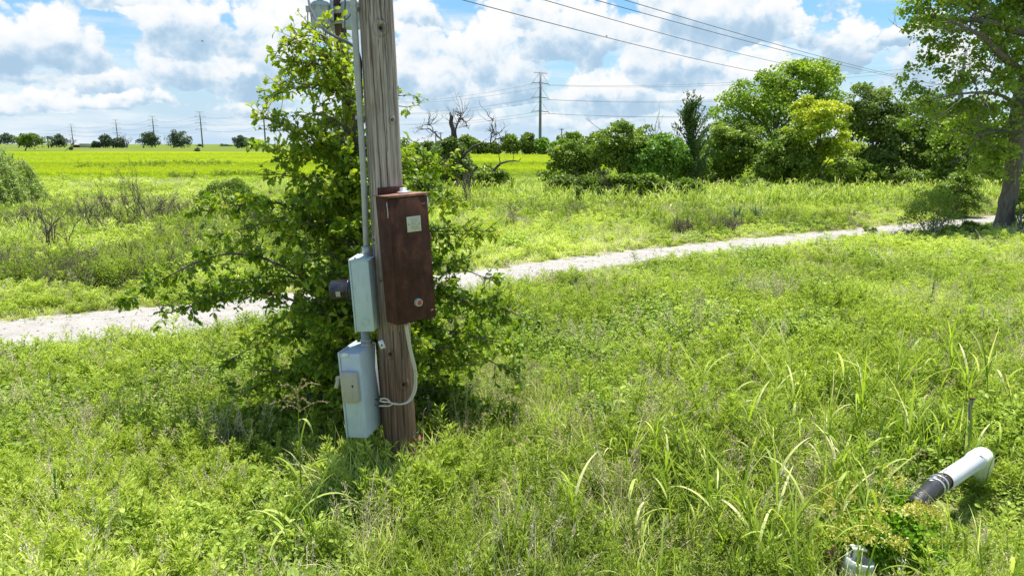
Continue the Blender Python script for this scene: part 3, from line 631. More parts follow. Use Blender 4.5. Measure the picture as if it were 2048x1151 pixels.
    tube(mb, spline(pp, 60), np.linspace(.017, .010, 60), 8); tag(mb.build('service_cable', M['black'], None, pp[-1]), 'dark service cable drooping from above the oak top to the conduit', 'cable')
    return at
rear_at = build_rear_pole()

# ------------------------------------------------------------------ overhead wires from the rear pole to a far pole hidden by the trees
def wire(p0, p1, sag, r, label, group, n=60, name='power_cable'):
    p0, p1 = np.asarray(p0, float), np.asarray(p1, float); s = np.linspace(0, 1, n)[:, None]
    pts = p0 + (p1 - p0) * s; pts[:, 2] -= (4 * sag * s * (1 - s))[:, 0]; mb = MB(); tube(mb, pts, r, 6); return tag(mb.build(name, M['wire'], None, p0), label, 'power cable', group)
GW = 'wires from the rear pole to the far trees'
for (u0, v0, u1, v1, lb, Y1) in ((930, 0, 1560, 149, 'black overhead wire ending at the broad cottonwood, lowest of four', 70), (1095, 0, 1600, 132, 'black overhead wire into the broad cottonwood, second lowest of four', 75),
                       (1193, 0, 1840, 162, 'black overhead wire passing above the broad cottonwood, lower of that pair', 85), (1250, 0, 1850, 163, 'black overhead wire passing above the broad cottonwood, uppermost of four', 85)):
    d = (v1 - v0) / (u1 - u0); us = 700; vs = v0 + d * 1.12 * (us - u0)
    wire(P(us, vs, 17.6), P(u1 + 60, v1 + 60 * d * .75, Y1), .35 * (Y1 / 70), .014, lb, GW)

# ------------------------------------------------------------------ transmission towers and their conductors
T1 = np.array([P(1080, 290, 278)[0], 278.]); TD = nrm(np.array([-.64, .768])); TS = [-145, 0, 145, 290, 436, 560, 690, 905]
TPOS = [T1 + TD * s for s in TS]; TPOS[0] = np.array([130., 208.]); TPOS[4] = np.array([(418 - 1024) / FPX * 610, 610]); TPOS[5] = np.array([(325 - 1024) / FPX * 702, 702]); TPOS[6] = np.array([(253 - 1024) / FPX * 810, 810]); TPOS[7] = np.array([(165 - 1024) / FPX * 980, 980])
ARMS = (26.0, 20.6, 15.4); PERP = np.array([TD[1], -TD[0]])
tl = ['slim steel power tower glimpsed through the cottonwood crown', 'tall steel power tower rising above the tree clump in the middle', 'steel power tower hidden behind the wooden pole', 'steel power tower just showing beside the oak sapling',
      'distant steel power tower standing alone beyond the field, tallest at left', 'distant steel power tower between two round oaks', 'distant steel power tower beside the leafless tree', 'smallest distant steel power tower, by the low shed']
def build_tower(p, label, seed):
    b = np.array([p[0], p[1], 0.]); root = empty('power_tower', b, label, 'power tower', 'steel towers of the transmission line')
    mb = MB(); tube(mb, [b + [0, 0, z] for z in (0, 10, 20, 30)], [.62, .55, .46, .36], 12); mb.build('mast', M['tower'], root, b)
    pv = np.array([PERP[0], PERP[1], 0]) * 4.3
    for z in ARMS:
        mb = MB(); tube(mb, [b - pv + [0, 0, z], b + [0, 0, z + .25], b + pv + [0, 0, z]], [.13, .22, .13], 6)
        for s in (-1, 1):
            tube(mb, [b + s * pv + [0, 0, z], b + [0, 0, z + 4.4]], .055, 5); tube(mb, [b + s * pv + [0, 0, z], b + s * pv * 1.12 + [0, 0, z - .55]], .10, 5)
        mb.build('crossarm', M['tower'], root, b)
    mb = MB(); tube(mb, [b - pv * .8 + [0, 0, 29.9], b + pv * .8 + [0, 0, 29.9]], .12, 6); mb.build('crossarm', M['tower'], root, b)
for i, p in enumerate(TPOS): build_tower(p, tl[i], i)
def tline():
    ends = [np.array([330., 90.])] + TPOS + [TPOS[-1] + (TPOS[-1] - TPOS[-2]) * 1.0]
    lv = list(zip(ARMS, ('top', 'middle', 'lowest')))
    for z, nm in lv:
        for s, sd in ((-1, 'far'), (1, 'near')):
            mb = MB(); pts = []
            for a, b in zip(ends[:-1], ends[1:]):
                n = 16
                for k in range(n):
                    x = k / n; q = a + (b - a) * x; q = q + PERP * 4.8 * s; pts.append((q[0], q[1], z - .55 - 4 * 2.6 * x * (1 - x)))
            pts = np.array(pts); r = .030 + .00004 * pts[:, 1]; tube(mb, pts, r, 5)
            tag(mb.build('power_cable', M['wire'], None, pts[0]), f'long transmission conductor on the {nm} crossarms of the steel towers, {sd} side', 'power cable', 'conductors strung on the steel towers')
tline()
def small_pole(u, vt, vb_, Y, label, arm=True):
    b = P(u, vb_, Y); b[2] = 0; h = P(u, vt, Y)[2]; root = empty('utility_pole', b, label, 'utility pole', 'small wooden poles far away')
    k = Y / 1384
    mb = MB(); tube(mb, [b, b + [0, 0, h]], [k * 1.3, k * .9], 8); mb.build('shaft', M['pole2'], root, b)
    mb = MB(); rbox(mb, (0, 0, 0), (k * 9, k * 1, k * 1.1), 0, Matrix.Translation(Vector(b + [0, -k * .8, h * .965]))); mb.build('crossarm', M['pole2'], root, b)
small_pole(1123, 257, 290, 230, 'small wooden power pole above the bushes right of the tall tower')
small_pole(97, 272, 293, 560, 'tiny wooden power pole between two far left trees')
small_pole(882, 265, 295, 260, 'thin wooden power pole left of the dead snag')
small_pole(872, 262, 295, 330, 'thinner wooden power pole farthest behind the dead snag')

# ------------------------------------------------------------------ trees
def ell(u, v, ru, rv, Y, rd=None, dy=0):
    c = P(u, v, Y + dy); s = (Y + dy) * 1.0 / FPX / CP * (1 if v > 1e9 else 1)
    s = np.linalg.norm(P(u + 1, v, Y + dy) - c); return (c, np.array([ru * s, (rd if rd else (ru + rv) / 2) * s, rv * s]))
def crown(mb, ells, n, size, rng, tmpl=L4, lump=.30, tint0=.45, asp=.75, nl=None, fill=.10, tvar=.30, lumpsq=.62, tgrad=0.):
    vol = np.array([np.prod(e[1]) ** (2 / 3) for e in ells]); vol /= vol.sum(); lumps = []
    for e, w in zip(ells, vol):
        k = max(4, int((nl or 46) * w + .5)); d = rdir(rng, k); d[:, 2] = np.where(d[:, 2] < -.5, -d[:, 2], d[:, 2])
        rr = rng.uniform(.50, .98, (k, 1)); c = e[0] + d * rr * e[1]
        for q in c: lumps.append((q, lump * (np.prod(e[1]) ** (1 / 3)) * rng.uniform(.7, 1.35), np.clip(rng.normal(tint0, tvar * .55), 0, 1)))
    wt = np.array([l[1] ** 2 for l in lumps]); wt /= wt.sum(); cnt = rng.multinomial(int(n * (1 - fill)), wt)
    pos = []; dirs = []; tint = []
    for (c, r, tn), k in zip(lumps, cnt):
        if k == 0: continue
        d = rdir(rng, k); d[:, 2] = np.where(rng.random(k) < .6, np.abs(d[:, 2]), d[:, 2]); q = c + d * (r * rng.uniform(.25, 1.12, (k, 1)) ** .6) * np.array([1, 1, lumpsq])
        pos.append(q); dirs.append(d); tint.append(tn + rng.normal(0, tvar * .45, k))
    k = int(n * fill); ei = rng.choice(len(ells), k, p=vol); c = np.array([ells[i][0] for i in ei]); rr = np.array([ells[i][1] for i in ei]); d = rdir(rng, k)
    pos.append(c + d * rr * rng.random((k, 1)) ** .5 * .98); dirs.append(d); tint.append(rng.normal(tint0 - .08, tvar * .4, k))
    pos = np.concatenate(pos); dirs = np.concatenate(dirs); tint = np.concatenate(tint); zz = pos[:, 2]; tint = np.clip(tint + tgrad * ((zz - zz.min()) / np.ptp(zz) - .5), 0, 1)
    ok = pos[:, 2] > .03; pos, dirs, tint = pos[ok], dirs[ok], tint[ok]; m = len(pos)
    ld = nrm(dirs * .5 + rdir(rng, m) * .9 + np.array([0, 0, -.25])); up = nrm(np.array([0, 0, .75]) + dirs * .45 + rdir(rng, m) * .7)
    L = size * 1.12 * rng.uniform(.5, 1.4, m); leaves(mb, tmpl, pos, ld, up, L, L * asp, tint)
    return lumps
def limbs(mb, base, lumps, r0, rng, n=9, fork=.35, hmax=None, k=7):
    cs = [l[0] for l in lumps]; top = max(cs, key=lambda q: q[2]); h = top[2]
    mid = np.mean(cs, 0); tp = base + (mid - base) * np.array([.6, .6, 0]) + np.array([0, 0, h * .80])
    tr = spline([base + [0, 0, -.1], base + (tp - base) * .35 + rng.normal(0, .06 * r0 * 10, 3) * [1, 1, 0], base + (tp - base) * .7 + rng.normal(0, .08 * r0 * 10, 3) * [1, 1, 0], tp], 12)
    rad = r0 * (1 - np.linspace(0, 1, 12) * .85); rad[0] *= 1.25; tube(mb, tr, rad, max(k, 8))
    for i in rng.choice(len(cs), min(n, len(cs)), replace=False):
        c = cs[i]; s = np.clip((c[2] / h) * .62, fork * .6, .85); j = int(s * 11); a = tr[j]; m = a + (c - a) * .5 + np.array([0, 0, .10 * np.linalg.norm(c - a)]) + rng.normal(0, .06, 3) * np.linalg.norm(c - a)
        tube(mb, spline([a, m, c], 8), rad[j] * np.linspace(.62, .10, 8), k - 1)
def tree(name, label, cat, base, ells, n, size, mat, seed, r0=.12, group=None, tmpl=L4, bark='bark', nlimb=9, **kw):
    rng = np.random.default_rng(seed); base = np.asarray(base, float); root = empty(name, base, label, cat, group)
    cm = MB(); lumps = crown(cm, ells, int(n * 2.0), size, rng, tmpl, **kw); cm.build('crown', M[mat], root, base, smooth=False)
    tm = MB(); limbs(tm, base, lumps, r0, rng, nlimb); tm.build('trunk', M[bark], root, base); return root
def bush(name, label, cat, base, ells, n, size, mat, seed, group=None, tmpl=L4, **kw):
    rng = np.random.default_rng(seed); base = np.asarray(base, float); root = empty(name, base, label, cat, group)
    cm = MB(); lumps = crown(cm, ells, int(n * 1.9), size, rng, tmpl, **kw); cm.build('crown', M[mat], root, base, smooth=False)
    tm = MB()
    for i in rng.choice(len(lumps), min(9, len(lumps)), replace=False):
        c = lumps[i][0]; m = base + (c - base) * .5 + np.array([0, 0, .12]) * np.linalg.norm(c - base); rr = .012 * np.linalg.norm(c - base) + .01
        tube(tm, spline([base + rng.normal(0, .05, 3) * [1, 1, 0], m, c], 7), np.linspace(rr, rr * .2, 7), 6)
    tm.build('trunk', M['bark'], root, base); return root
gz = lambda u, Y: np.array([P(u, 400, Y)[0], Y, 0.])

# far oaks along the horizon
FO = [(12, 278, 26, 10, 640, 't_far_hazed', 'dark round tree cropped by the photo edge on the horizon'), (52, 280, 18, 12, 600, 't_far_hazed', 'dark round oak behind the green tree on the far left horizon'),
      (117, 281, 21, 12, 600, 't_far_hazed', 'wide flat topped dark oak right of the tiny power pole'), (192, 289, 9, 5, 560, 't_far_hazed', 'small low dark tree left of the paired oaks by the shed'),
      (212, 281, 13, 13, 560, 't_far_hazed', 'dark upright oak joined to a lower one beside the far tower'), (237, 286, 18, 9, 560, 't_far_hazed', 'low wide dark oak left of the leafless tree'),
      (298, 277, 23, 15, 560, 't_far_hazed', 'large dark oak with a ragged crown between two towers'), (357, 278, 30, 16, 560, 't_far_hazed', 'largest dark round oak on the horizon'),
      (483, 283, 18, 11, 520, 't_far_hazed', 'dark round oak on the horizon nearest the oak sapling'), (505, 286, 18, 9, 500, 't_mid', 'green low tree on the horizon touching the oak sapling')]
for i, (u, v, ru, rv, Y, mt, lb) in enumerate(FO):
    tree('oak_tree', lb, 'tree', gz(u, Y), [ell(u - ru * .3, v + rv * .1, ru * .7, rv * .8, Y), ell(u + ru * .35, v + rv * .15, ru * .65, rv * .75, Y), ell(u, v - rv * .2, ru * .6, rv * .8, Y), ell(u, v + rv * .6, ru * .85, rv * .5, Y)], 1700, .95, mt, 100 + i, .5, 'oaks on the horizon', nlimb=6, nl=34, fill=.3)
tree('green_tree', 'bushy mid green tree closest on the far left beyond the field', 'tree', gz(64, 330), [ell(64, 280, 22, 13, 330), ell(45, 283, 20, 9, 330), ell(86, 284, 18, 9, 330), ell(66, 292, 12, 6, 330)], 1900, .6, 't_mid', 130, .3, nl=40)
for k, (u, v, ru, rv, lb) in enumerate(((400, 292, 4, 2, 'tiny dark bush on the horizon left of the tallest left tower'), (395, 300, 5, 3, 'small dark bush at the far edge of the field'), (452, 292, 12, 2, 'low dark hedge far along the horizon'), (142, 297, 3, 2, 'tiny dark bush on the field edge below the leafless trees'))):
    Y = 900 if v < 296 else 300; bush('far_bush', lb, 'bush', gz(u, Y), [ell(u, v, ru, rv, Y)], 220, Y / 600, 't_far_hazed', 140 + k, fill=.4, nl=8)

def twigs(mb, p, d, L, r, depth, rng, spread=.55, kids=3, k=5, gnarl=.25, up=.1):
    n = 5; pts = [p]; q = np.array(p, float); dd = np.array(d, float)
    for i in range(n):
        dd = nrm(dd + rng.normal(0, gnarl, 3) * .5 + np.array([0, 0, up * .3])); q = q + dd * L / n; pts.append(q)
    tube(mb, pts, np.linspace(r, r * .55, n + 1), k if depth > 1 else 4)
    if depth <= 0: return
    for i in range(kids):
        j = rng.integers(2, n + 1); nd = nrm(dd + rng.normal(0, spread, 3) + np.array([0, 0, up])); twigs(mb, pts[j], nd, L * rng.uniform(.5, .8), r * .55, depth - 1, rng, spread, kids, k, gnarl, up)
def dead_tree(name, label, base, h, r, seed, mat='twig', stems=1, depth=4, spread=.55, kids=3, group=None, lean=.3, gn=.25, cat='dead tree'):
    rng = np.random.default_rng(seed); mb = MB(); base = np.asarray(base, float)
    for s in range(stems):
        d = nrm(np.array([rng.normal(0, lean), rng.normal(0, lean), 1.])); twigs(mb, base + rng.normal(0, .03 * stems, 3) * [1, 1, 0] - [0, 0, .05], d, h * rng.uniform(.4, .6), r, depth, rng, spread, kids, gnarl=gn)
    return tag(mb.build(name, M[mat], None, base), label, cat, group)
dead_tree('bare_tree', 'leafless grey tree on the horizon between tower and ragged oak', gz(265, 560), 11, .5, 7, 'dead', 3, 3)
dead_tree('bare_tree', 'leafless tree on the horizon beside the smallest tower', gz(159, 600), 10, .4, 8, 'dead', 3, 3)
dead_tree('bare_tree', 'faint small leafless tree left of the smallest tower', gz(143, 620), 8, .3, 9, 'dead', 3, 3)

def build_shed():
    Y = 620; b = gz(180, Y); root = empty('farm_shed', b, 'low white and brown shed on the horizon under the smallest tower', 'shed')
    mb = MB(); rbox(mb, (3, 0, 1.6), (9, 6, 3.2), .1, Matrix.Translation(Vector(b))); mb.build('wall', M['beige'], root, b)
    mb = MB(); rbox(mb, (-4.6, -1, 1.1), (6, 4, 2.2), .1, Matrix.Translation(Vector(b))); mb.build('lean_to', M['rust'], root, b)
    mb = MB(); rbox(mb, (3, 0, 3.4), (9.8, 6.8, .4), .1, Matrix.Translation(Vector(b))); rbox(mb, (-4.6, -1, 2.4), (6.6, 4.6, .35), .1, Matrix.Translation(Vector(b))); mb.build('roof', M['white'], root, b)
build_shed()

# tree clump beyond the field, middle
for i, (u, v, ru, rv, Y, mt, lb) in enumerate(((1022, 288, 22, 20, 214, 't_mid', 'green round tree at the far end of the field, left of the tower'), (1058, 287, 20, 21, 214, 't_dark', 'dark tree at the foot of the tall tower'), (1086, 292, 17, 16, 212, 't_bright', 'light green tree right of the tall tower foot'),
        (962, 295, 22, 12, 216, 't_mid', 'low green tree behind the bent dead limb'), (990, 297, 14, 9, 214, 't_mid', 'small green tree left of the field clump'), (935, 288, 22, 18, 214, 't_dark', 'dark tree directly behind the dead snag'), (905, 296, 18, 12, 215, 't_mid', 'small green tree left behind the dead snag'),
        (1145, 284, 36, 18, 150, 't_mid', 'broad green tree behind the hedge right of the tower'), (1112, 295, 14, 10, 160, 't_bright', 'small bright tree between tower and broad tree'))):
    tree('field_tree', lb, 'tree', gz(u, Y), [ell(u - ru * .3, v, ru * .7, rv * .9, Y), ell(u + ru * .35, v + rv * .2, ru * .65, rv * .75, Y), ell(u, v - rv * .15, ru * .6, rv * .85, Y), ell(u, v + rv * .6, ru * .8, rv * .5, Y)], 1500, .0030 * Y, mt, 160 + i, .2, 'trees at the end of the field', nl=40, fill=.25)

# behind the oak and around the snag
def B(u, vb): return G(u, vb)
tree('shrub_tree', 'dark green shrub between the wooden pole and the dead snag', 'bush', gz(845, 52), [ell(845, 310, 26, 34, 52), ell(838, 345, 34, 34, 52), ell(858, 350, 30, 30, 52)], 2600, .17, 't_dark', 201, .06, nl=40)
tree('shrub_tree', 'round green tree half hidden behind the wooden pole', 'bush', gz(800, 60), [ell(800, 300, 28, 26, 60), ell(790, 335, 34, 36, 60)], 2200, .18, 't_mid', 202, .08)
bush('thicket_bush', 'dark green thicket around the foot of the dead snag', 'bush', gz(905, 40), [ell(905, 335, 24, 55, 40), ell(885, 365, 40, 32, 40), ell(930, 365, 34, 34, 40), ell(900, 300, 14, 26, 40), ell(880, 325, 24, 34, 40), ell(925, 335, 24, 36, 40), ell(862, 345, 26, 30, 40)], 5200, .13, 't_dark', 203, nl=60)
bush('thicket_bush', 'mid green bush right of the dead snag in front of the field', 'bush', gz(980, 41), [ell(965, 365, 34, 34, 41), ell(1000, 370, 28, 30, 41), ell(945, 350, 24, 26, 41)], 4200, .13, 't_mid', 204, nl=50)
bush('thicket_bush', 'grey green low bush left of the dead snag', 'bush', gz(850, 38), [ell(850, 375, 36, 24, 38)], 2200, .12, 't_mid', 205)
def snag():
    Y = 40; b = gz(908, Y); root = empty('dead_snag', b, 'dead grey tree with a broken top and bent bare limbs', 'dead tree'); rng = np.random.default_rng(21)
    q = lambda *a: [P(u, v, Y + dy) for u, v, dy in a]
    mb = MB(); tube(mb, spline([b] + q((903, 330, 0), (906, 290, 0), (907, 262, 0), (902, 246, .05), (904, 231, 0)), 20), np.linspace(.2, .1, 20), 10); mb.build('trunk', M['snag'], root, b)
    mb = MB()
    for k in range(6): o_ = P(903 + rng.uniform(-2, 2), 233 + rng.uniform(0, 8), Y); tube(mb, [o_, o_ + rng.normal(0, .06, 3) + [0, 0, .12], o_ + rng.normal(0, .09, 3) + [0, 0, .3]], [.05, .035, .008], 5)
    mb.build('broken_top', M['snag'], root, b)
    for j, (pp, r) in enumerate((([(912, 285, 0), (912, 258, .2), (918, 240, .3), (922, 228, .3), (915, 226, .4)], .11), ([(922, 236, .3), (932, 246, 0), (938, 260, 0)], .07), ([(920, 244, .3), (922, 232, 0), (926, 222, 0)], .05), ([(905, 315, 0), (890, 290, .6), (870, 266, .9), (855, 258, 1.), (838, 260, 1.)], .11),
              ([(868, 266, .9), (862, 252, .9), (850, 248, .9)], .05), ([(905, 350, -.3), (928, 310, -.5), (955, 290, -.5), (980, 286, -.5), (1000, 276, -.5), (1012, 276, -.5)], .13), ([(980, 286, -.5), (985, 262, -.5), (984, 248, -.4), (989, 236, -.4)], .06), ([(982, 276, -.5), (992, 268, -.5), (997, 262, -.5)], .04))):
        mb = MB(); w = q(*pp); w = spline(w, 22) + rng.normal(0, .025, (22, 3)); tube(mb, w, np.linspace(r * .62, r * .13, 22), 7)
        for k in range(8):
            i = rng.integers(6, 22); twigs(mb, w[i], nrm(rng.normal(0, .6, 3) + np.array([0, 0, -.1 if j in (0, 1) else .3])), rng.uniform(.25, .75), .018, 2, rng, .5, 2, 4)
        mb.build('limb', M['snag'], root, b)
    mb = MB(); w = spline([P(987, 343, 40.), P(1000, 328, 40), P(1018, 322, 40), P(1035, 322, 40), P(1042, 316, 40)], 16); tube(mb, w + rng.normal(0, .02, (16, 3)), np.linspace(.085, .015, 16), 7); twigs(mb, w[9], nrm(np.array([.3, 0, 1.])), .5, .02, 2, rng); twigs(mb, w[4], nrm(np.array([-.2, 0, 1.])), .9, .03, 2, rng)
    mb.build('limb', M['snag'], root, b)
snag()

# the tree belt on the right
TB = [
 ('field_maple', 'broad tall green cottonwood rising above the belt of trees', 60, [(1590, 175, 70, 58), (1525, 195, 60, 46), (1640, 185, 52, 56), (1605, 160, 56, 40), (1470, 220, 42, 30), (1445, 225, 22, 20), (1560, 235, 95, 60), (1530, 290, 70, 60)], 11000, .21, 't_cotton', .26, .5),
 ('leafy_tree', 'mid green bushy tree left below the tall cottonwood', 48, [(1455, 300, 40, 46), (1490, 330, 44, 46), (1440, 345, 34, 40), (1500, 280, 34, 34), (1430, 270, 16, 26)], 7000, .16, 't_mid', .12, .5),
 ('leafy_tree', 'yellow green tree with bright golden top in front of the cottonwood', 44, [(1640, 255, 54, 50), (1622, 225, 34, 30), (1600, 290, 40, 40), (1690, 290, 36, 28), (1650, 325, 46, 40), (1625, 360, 40, 24)], 8500, .15, 't_yellow', .12, .6),
 ('leafy_tree', 'dark green lower tree between the yellow tree and the bushes', 45, [(1570, 330, 46, 44), (1545, 355, 40, 30), (1600, 350, 36, 36), (1560, 295, 30, 30)], 5600, .15, 't_mid', .1, .45),
 ('leafy_tree', 'dense dark green tree right of the yellow tree', 48, [(1745, 225, 48, 48), (1725, 290, 44, 60), (1775, 290, 44, 60), (1745, 345, 56, 40), (1700, 215, 26, 26)], 9000, .16, 't_dark', .15, .45),
 ('leafy_tree', 'shadowy dark tree behind the cottonwood at the track', 50, [(1840, 250, 50, 50), (1820, 310, 46, 56), (1870, 320, 46, 56), (1845, 365, 60, 26)], 8000, .16, 't_dark', .15, .5),
 ('leafy_tree', 'olive green tree filling the gap left of the leaning trunk', 44, [(1930, 250, 44, 46), (1915, 310, 44, 54), (1960, 330, 40, 50), (1900, 360, 46, 30)], 7000, .15, 't_mid', .13, .35),
 ('leafy_tree', 'green tree behind the leaning trunk at the photo edge', 46, [(2030, 280, 50, 60), (2060, 340, 60, 50), (2000, 350, 40, 50), (2120, 290, 60, 80)], 7500, .16, 't_mid', .13, .35),
 ('leafy_tree', 'small green tree with a visible forked trunk in the hedge', 43, [(1240, 278, 36, 26), (1215, 300, 34, 30), (1262, 305, 34, 30), (1240, 320, 30, 26)], 4600, .15, 't_mid', .09, .5),
 ('leafy_tree', 'bright fresh green sapling in the middle of the hedge', 42, [(1330, 305, 32, 30), (1310, 335, 36, 30), (1350, 330, 28, 34), (1330, 280, 16, 14)], 4400, .15, 't_bright', .07, .45),
 ('leafy_tree', 'dark olive bush left end of the hedge near the field', 46, [(1140, 320, 34, 32), (1125, 350, 36, 30), (1165, 345, 36, 34), (1190, 300, 24, 34), (1185, 340, 30, 34)], 5200, .15, 't_mid', .08, .42),
 ('leafy_tree', 'olive tree filling the gap between the juniper and the cottonwood', 52, [(1415, 320, 34, 40), (1400, 355, 40, 36), (1440, 370, 40, 30)], 4200, .16, 't_mid', .09, .42),
 ('leafy_tree', 'low olive tree under the dark tree right of the yellow one', 46, [(1690, 355, 44, 34), (1735, 365, 44, 30), (1660, 370, 30, 24), (1790, 370, 44, 26)], 4600, .15, 't_mid', .09, .42),
 ('leafy_tree', 'green shrub filling the hedge left of the juniper', 45, [(1290, 290, 30, 30), (1285, 330, 38, 36), (1380, 345, 40, 30)], 4200, .15, 't_mid', .08, .42),
]
for i, (nm, lb, Y, es, n, sz, mt, r0, t0) in enumerate(TB):
    nm = 'cottonwood_tree' if 'cottonwood rising' in lb else nm
    u0 = np.mean([e[0] for e in es]); tree(nm, lb, 'tree', gz(u0, Y), [ell(e[0], e[1], e[2] * 1.24, e[3] * 1.16, Y, dy=((j * 37) % 5 - 2) * .35) for j, e in enumerate(es)], int(n * 1.15), sz, mt, 300 + i, r0, 'trees of the belt along the track', nlimb=12, nl=95, lump=.27, tint0=t0, fill=.08, tgrad=.55 if mt == 't_yellow' else .1)
def juniper():
    Y = 43; rng = np.random.default_rng(31); b = gz(1382, Y); root = empty('juniper_tree', b, 'slender dark juniper with a pointed feathery top', 'tree'); mb = MB(); tm = MB()
    tube(tm, [b, P(1382, 300, Y), P(1380, 205, Y)], [.12, .07, .015], 8)
    for k in range(115):
        v0 = rng.uniform(215, 375); f = (v0 - 200) / 190; c = P(1382, v0, Y); az = rng.uniform(0, 6.28); L = (.30 + 1.25 * f ** .55) * rng.uniform(.5, 1.25); tip = c + np.array([math.cos(az) * L * .8, math.sin(az) * L * .8, L * rng.uniform(.5, 1.5)])
        tube(tm, spline([c - [0, 0, .2], (c + tip) / 2 + [0, 0, -.05], tip], 5), np.linspace(.02, .005, 5), 4); m = int(30 + 50 * f); s = rng.random(m) ** .8
        p = c + (tip - c) * s[:, None] + rng.normal(0, .085, (m, 3)) * (1.15 - .5 * s[:, None]); leaves(mb, L4, p, nrm(np.array([math.cos(az) * .4, math.sin(az) * .4, 1.]) + rng.normal(0, .5, (m, 3))), rdir(rng, m), rng.uniform(.12, .24, m), .07, np.clip(rng.normal(.4, .22, m), 0, 1))
    mb.build('crown', M['juniper'], root, b, smooth=False); tm.build('trunk', M['bark'], root, b)
juniper()
dead_tree('bare_shrub', 'tall thin leafless stems sticking out of the hedge', gz(1302, 43), 5.2, .05, 41, 'dead', 3, 3, .35, 2, lean=.12)
LB = [(1245, 370, 50, 26, 35, 't_mid', 'low green bush in front of the forked hedge tree'), (1180, 375, 38, 28, 35, 't_mid', 'low bush at the left foot of the hedge'), (1300, 372, 40, 24, 35, 't_mid', 'low bush under the fresh green sapling'), (1120, 372, 34, 24, 38, 't_dark', 'dark low bush where the hedge meets the field'),
      (1372, 378, 40, 20, 35.5, 't_mid', 'low bush at the foot of the juniper'), (1640, 378, 40, 16, 38, 't_mid', 'pale low bush at the foot of the yellow tree'), (1500, 376, 44, 18, 39, 't_mid', 'low bush at the foot of the cottonwood')]
for i, (u, v, ru, rv, Y, mt, lb) in enumerate(LB):
    bush('low_bush', lb, 'bush', gz(u, Y), [ell(u, v, ru * .8, rv, Y), ell(u - ru * .5, v + rv * .3, ru * .5, rv * .7, Y), ell(u + ru * .5, v + rv * .25, ru * .5, rv * .75, Y)], 2600, .12, mt, 400 + i, 'low bushes along the hedge', nl=40, lump=.32)
bush('round_bush', 'round green bush beside the track left of the leaning trunk', 'bush', gz(1915, 30), [ell(1915, 385, 44, 36, 30), ell(1890, 400, 30, 26, 30), ell(1940, 405, 28, 24, 30)], 6500, .075, 't_mid', 421, nl=60)
bush('feathery_shrub', 'feathery olive shrub overhanging the near edge of the track', 'bush', G(1862, 488), [ell(1862, 420, 52, 42, 23), ell(1832, 455, 36, 28, 23), ell(1895, 452, 38, 28, 23)], 3000, .06, 't_mid', 422, nl=60, fill=.2, lump=.30, asp=.45, tint0=.66)
bush('feathery_shrub', 'dark low shrub in shade at the leaning trunk', 'bush', G(1950, 492), [ell(1930, 468, 40, 20, 22.5), ell(1965, 470, 34, 18, 22.5), ell(1895, 476, 28, 14, 22.5)], 3600, .07, 't_mid', 423, nl=50, asp=.5)
bush('feathery_shrub', 'green shrub at the photo edge right of the leaning trunk', 'bush', G(2045, 480), [ell(2040, 425, 22, 50, 24.5), ell(2075, 410, 40, 60, 25)], 3000, .08, 't_mid', 424, nl=40)
bush('small_weed', 'small leafy sprig alone in the gravel track', 'weed', G(1738, 474), [ell(1738, 463, 12, 10, 24)], 160, .08, 't_mid', 425, nl=8)
bush('thicket_bush', 'low grey green shrub behind the oak sapling on the left', 'bush', gz(460, 26), [ell(470, 385, 50, 30, 26), ell(425, 398, 40, 22, 26), ell(500, 410, 40, 30, 26)], 4200, .07, 't_mid', 426, nl=40, asp=.45)

